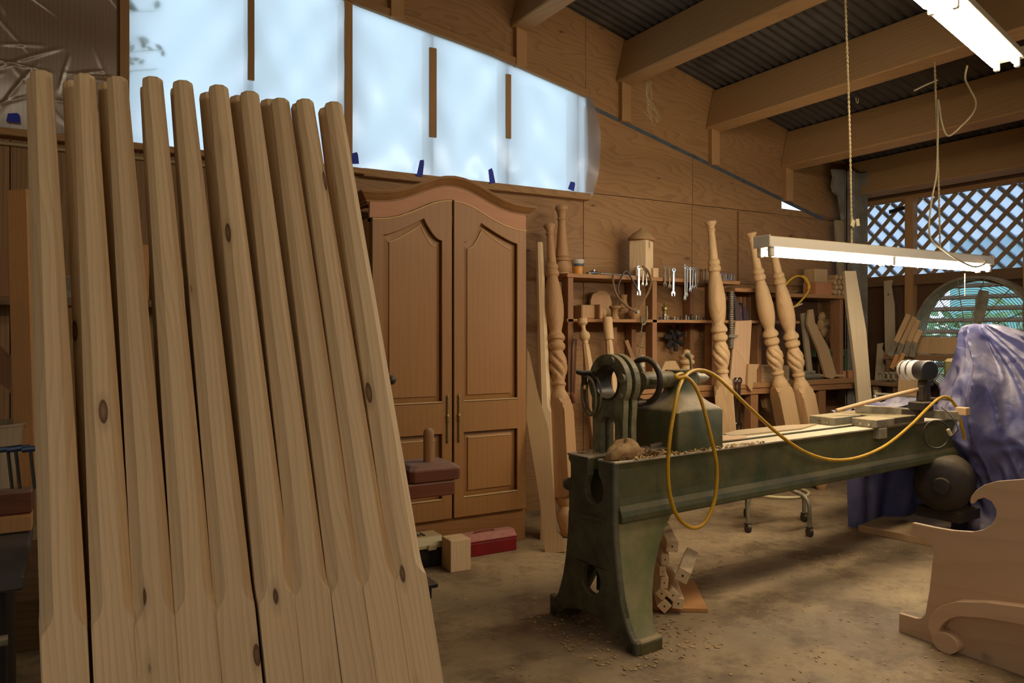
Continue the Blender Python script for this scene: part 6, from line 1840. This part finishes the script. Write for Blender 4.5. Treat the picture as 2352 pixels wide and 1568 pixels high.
r2 = P(2170, 590, Y=2.75)
rope('twisted rope holding the right half of the low light', [Vector((r2.x - 0.05, 2.75, tz)), Vector((4.70, 2.75, 2.3)), Vector((4.66, 2.75, roof_z(4.673) - 0.325))])
cpts = [P(a, b, t=tt) for a, b, tt in ((2222, 150, 4.35), (2217, 180, 4.4), (2228, 205, 4.5), (2241, 232, 4.55), (2236, 258, 4.6), (2210, 288, 4.6), (2178, 312, 4.65), (2163, 280, 4.7), (2155, 230, 4.72), (2154, 320, 4.72), (2151, 400, 4.7), (2140, 460, 4.65), (2134, 520, 4.6), (2140, 552, 4.6), (2165, 573, 4.58), (2200, 596, 4.6), (2235, 612, 4.7), (2258, 608, 4.8), (2264, 598, 4.9))]
rope('pale power cord looping from the upper light down to the low light', cpts, 0.0055, 'cord', 'power_cord', False, 'cord')
a = P(2216, 628, Y=2.75)
rope('short white pull cord hanging from the right of the low light', [a, a - Vector((0, 0, 0.07)), a - Vector((0, 0, 0.145))], 0.003, 'cord', 'pull_cord', False, 'white_plastic')
a = P(2100, 208, t=4.55)
rope('stub of pale cable sticking out below the third beam', [P(2100, 208, t=4.6), P(2125, 196, t=4.62), P(2153, 184, t=4.65)], 0.005, 'cord', 'cable_stub', False, 'cord')
tg = thing('rope_tags', 'two tan tags tied on the left light rope', 'tag', P(1963, 512, Y=2.74))
for px, py, rot in ((1959, 513, 0.35), (1970, 511, -0.2)):
    c = P(px, py, Y=2.735)
    MB().box(c, (0.030, 0.006, 0.042), R=Matrix.Rotation(rot, 3, 'Y')).build('tag', 'cream_plastic', tg, world=True, bevel=0.002)
MB().tube([P(1956, 490, Y=2.735), P(1960, 505, Y=2.735)], 0.0015, 5).build('tie', 'rope', tg, world=True)
# frayed string bundle under the second beam
sb = thing('string_bundle', 'frayed loops of string hanging from the second beam by the wall', 'string', P(1495, 190, Y=4.35))
r4 = random.Random(3)
for k in range(7):
    x0 = 1488 + r4.uniform(-4, 8)
    l = [(x0, 188), (x0 + r4.uniform(-10, 4), 215), (x0 + r4.uniform(-8, 16), 240), (x0 + r4.uniform(-8, 22), 262 + r4.uniform(-15, 30)), (x0 + r4.uniform(-10, 18), 285 + r4.uniform(-30, 25))]
    MB().tube(spline([P(a, b, Y=4.35) for a, b in l], 5), 0.0022, 5).build('string', 'rope', sb, world=True)
hook = rope('bent wire hook below the third beam', [P(1966, 224, t=4.9), P(1967, 234, t=4.9), P(1971, 236, t=4.9), P(1971, 226, t=4.9)], 0.002, 'hook', 'wire_hook', False, 'rope')

# ================================================================ left edge, behind the posts
o = MB().bar(P(62, 1120, t=3.15), P(42, 437, t=3.35), 0.085, 0.03, (1, -0.5, 0)).build('upright_plank', 'orange_board', bevel=0.003)
tag(o, 'orange-brown plank standing upright behind the first bedpost', 'plank')
ws = thing('left_wall_shelf', 'dark shelf on the wall behind the leaning bedposts', 'shelf', P(150, 700, Y=4.5))
zl = P(150, 694, Y=4.48).z
MB().box((0.1, 4.55, zl), (2.2, 0.18, 0.035)).build('board', 'old_board', ws, world=True, bevel=0.002)
for x in (-0.8, 0.0, 0.8): MB().bar((x, 4.62, zl - 0.16), (x, 4.50, zl - 0.02), 0.03, 0.03).build('bracket', 'stud', ws, world=True)
a, b = P(10, 686, Y=4.54), P(42, 612, Y=4.54)
o = MB().box(((a.x + b.x) / 2, 4.54, (zl + 0.018 + b.z) / 2), (b.x - a.x, 0.05, b.z - zl - 0.018)).build('shelf_block', 'board_dusty', bevel=0.003); tag(o, 'small tan wooden block on the left wall shelf', 'block')
for k, (x, w, h, mt) in enumerate(((-0.30, 0.10, 0.24, 'shelf_z'), (0.05, 0.16, 0.12, 'steel_dull'), (0.34, 0.06, 0.30, 'orange_board'), (0.52, 0.14, 0.18, 'board_dusty'))):
    o = MB().box((x, 4.55, zl + 0.018 + h / 2), (w, 0.10, h)).build('shelf_item', mt, bevel=0.006)
    tag(o, ['reddish box', 'grey metal case', 'tall orange-brown block', 'tan carton'][k] + ' on the left wall shelf glimpsed between bedposts', 'box')
trace([(-30, 770), (0, 793), (25, 820), (48, 850), (70, 900), (72, 950), (58, 960), (45, 945), (30, 910), (10, 885), (-30, 875)], (0, 3.9, 0), (0, -1, 0), 0.03, 'curved_chair_rail', 'shelf_z', 'broad curved wooden piece at the left edge', 'curved board')
bk = thing('white_bucket', 'grubby white bucket at the left edge behind the clamps', 'bucket', P(35, 1110, t=3.3))
c = P(34, 1120, t=3.2); zt2 = P(34, 968, t=3.2).z
MB().rev([(.115, .45), (.135, zt2 - .012), (.14, zt2 - .01), (.14, zt2), (.128, zt2), (.11, .48)], 28, Matrix.Translation((c.x - 0.09, c.y, 0))).build('pail', 'grey_board', bk, world=True, smooth=40)
MB().box((c.x - 0.06, c.y, 0.225), (0.36, 0.36, 0.45)).build('crate', 'old_board', bk, world=True)
for k, px in enumerate((22, 40, 74)):
    t = thing('bar_clamp', ['bar clamp at the far left edge of the rail', 'second bar clamp from the left edge', 'bar clamp beside the first bedpost'][k], 'clamp', P(px, 1120, t=2.12), group='clamps standing on the rail')
    zr = P(30, 1125, t=2.12).z
    p0, p1 = P(px + 6, 1122, t=2.12), P(px - 4, 1032, t=2.12)
    MB().tube([p0, p1], 0.0045, 8).build('bar', 'iron_dark', t, world=True)
    MB().tube([p1 + Vector((-0.02, 0, 0)), p1 + Vector((0.035, 0, 0.004))], 0.008, 8).build('tee_handle', 'clamp_blue', t, world=True)
# drill press glimpsed behind the posts: column, head and ball lever
dp = thing('drill_press', 'drill press hidden by the bedposts, its ball lever showing at their right', 'drill press', P(790, 1300, t=3.1))
c = P(790, 900, t=3.1); c.z = 0
MB().box((c.x, c.y, 0.02), (0.34, 0.30, 0.04)).build('base', 'iron_dark', dp, world=True, bevel=0.006)
MB().cyl((c.x, c.y, 0.04), (c.x, c.y, 1.2), 0.035, n=18).build('column', 'steel_dull', dp, world=True, smooth=40)
MB().box((c.x, c.y - 0.05, 1.12), (0.14, 0.26, 0.20)).build('head', 'iron_green', dp, world=True, bevel=0.02)
k0, k1 = Vector((c.x + 0.06, c.y - 0.06, 1.10)), P(898, 872, t=3.1)
lv = MB().tube([k0, k1], 0.009, 10).build('lever', 'iron_dark', dp, world=True, smooth=60)
TREE[lv.name] = TREE[dp.name]
MB().rev([(.004, -.02), (.014, -.017), (.020, -.008), (.021, 0), (.018, .011), (.010, .019), (.003, .021)], 20, Matrix.Translation(k1)).build('ball_knob', 'iron_dark', lv, world=True, smooth=60)
# cables along the wall under the sill
rope('pair of old cables along the wall below the sill', [Vector((-2.0, YW - 0.012, 2.262)), Vector((-0.6, YW - 0.012, 2.258)), Vector((0.5, YW - 0.012, 2.250)), Vector((1.5, YW - 0.012, 2.244))], 0.010, 'cable', 'wall_cable', False, 'rope')
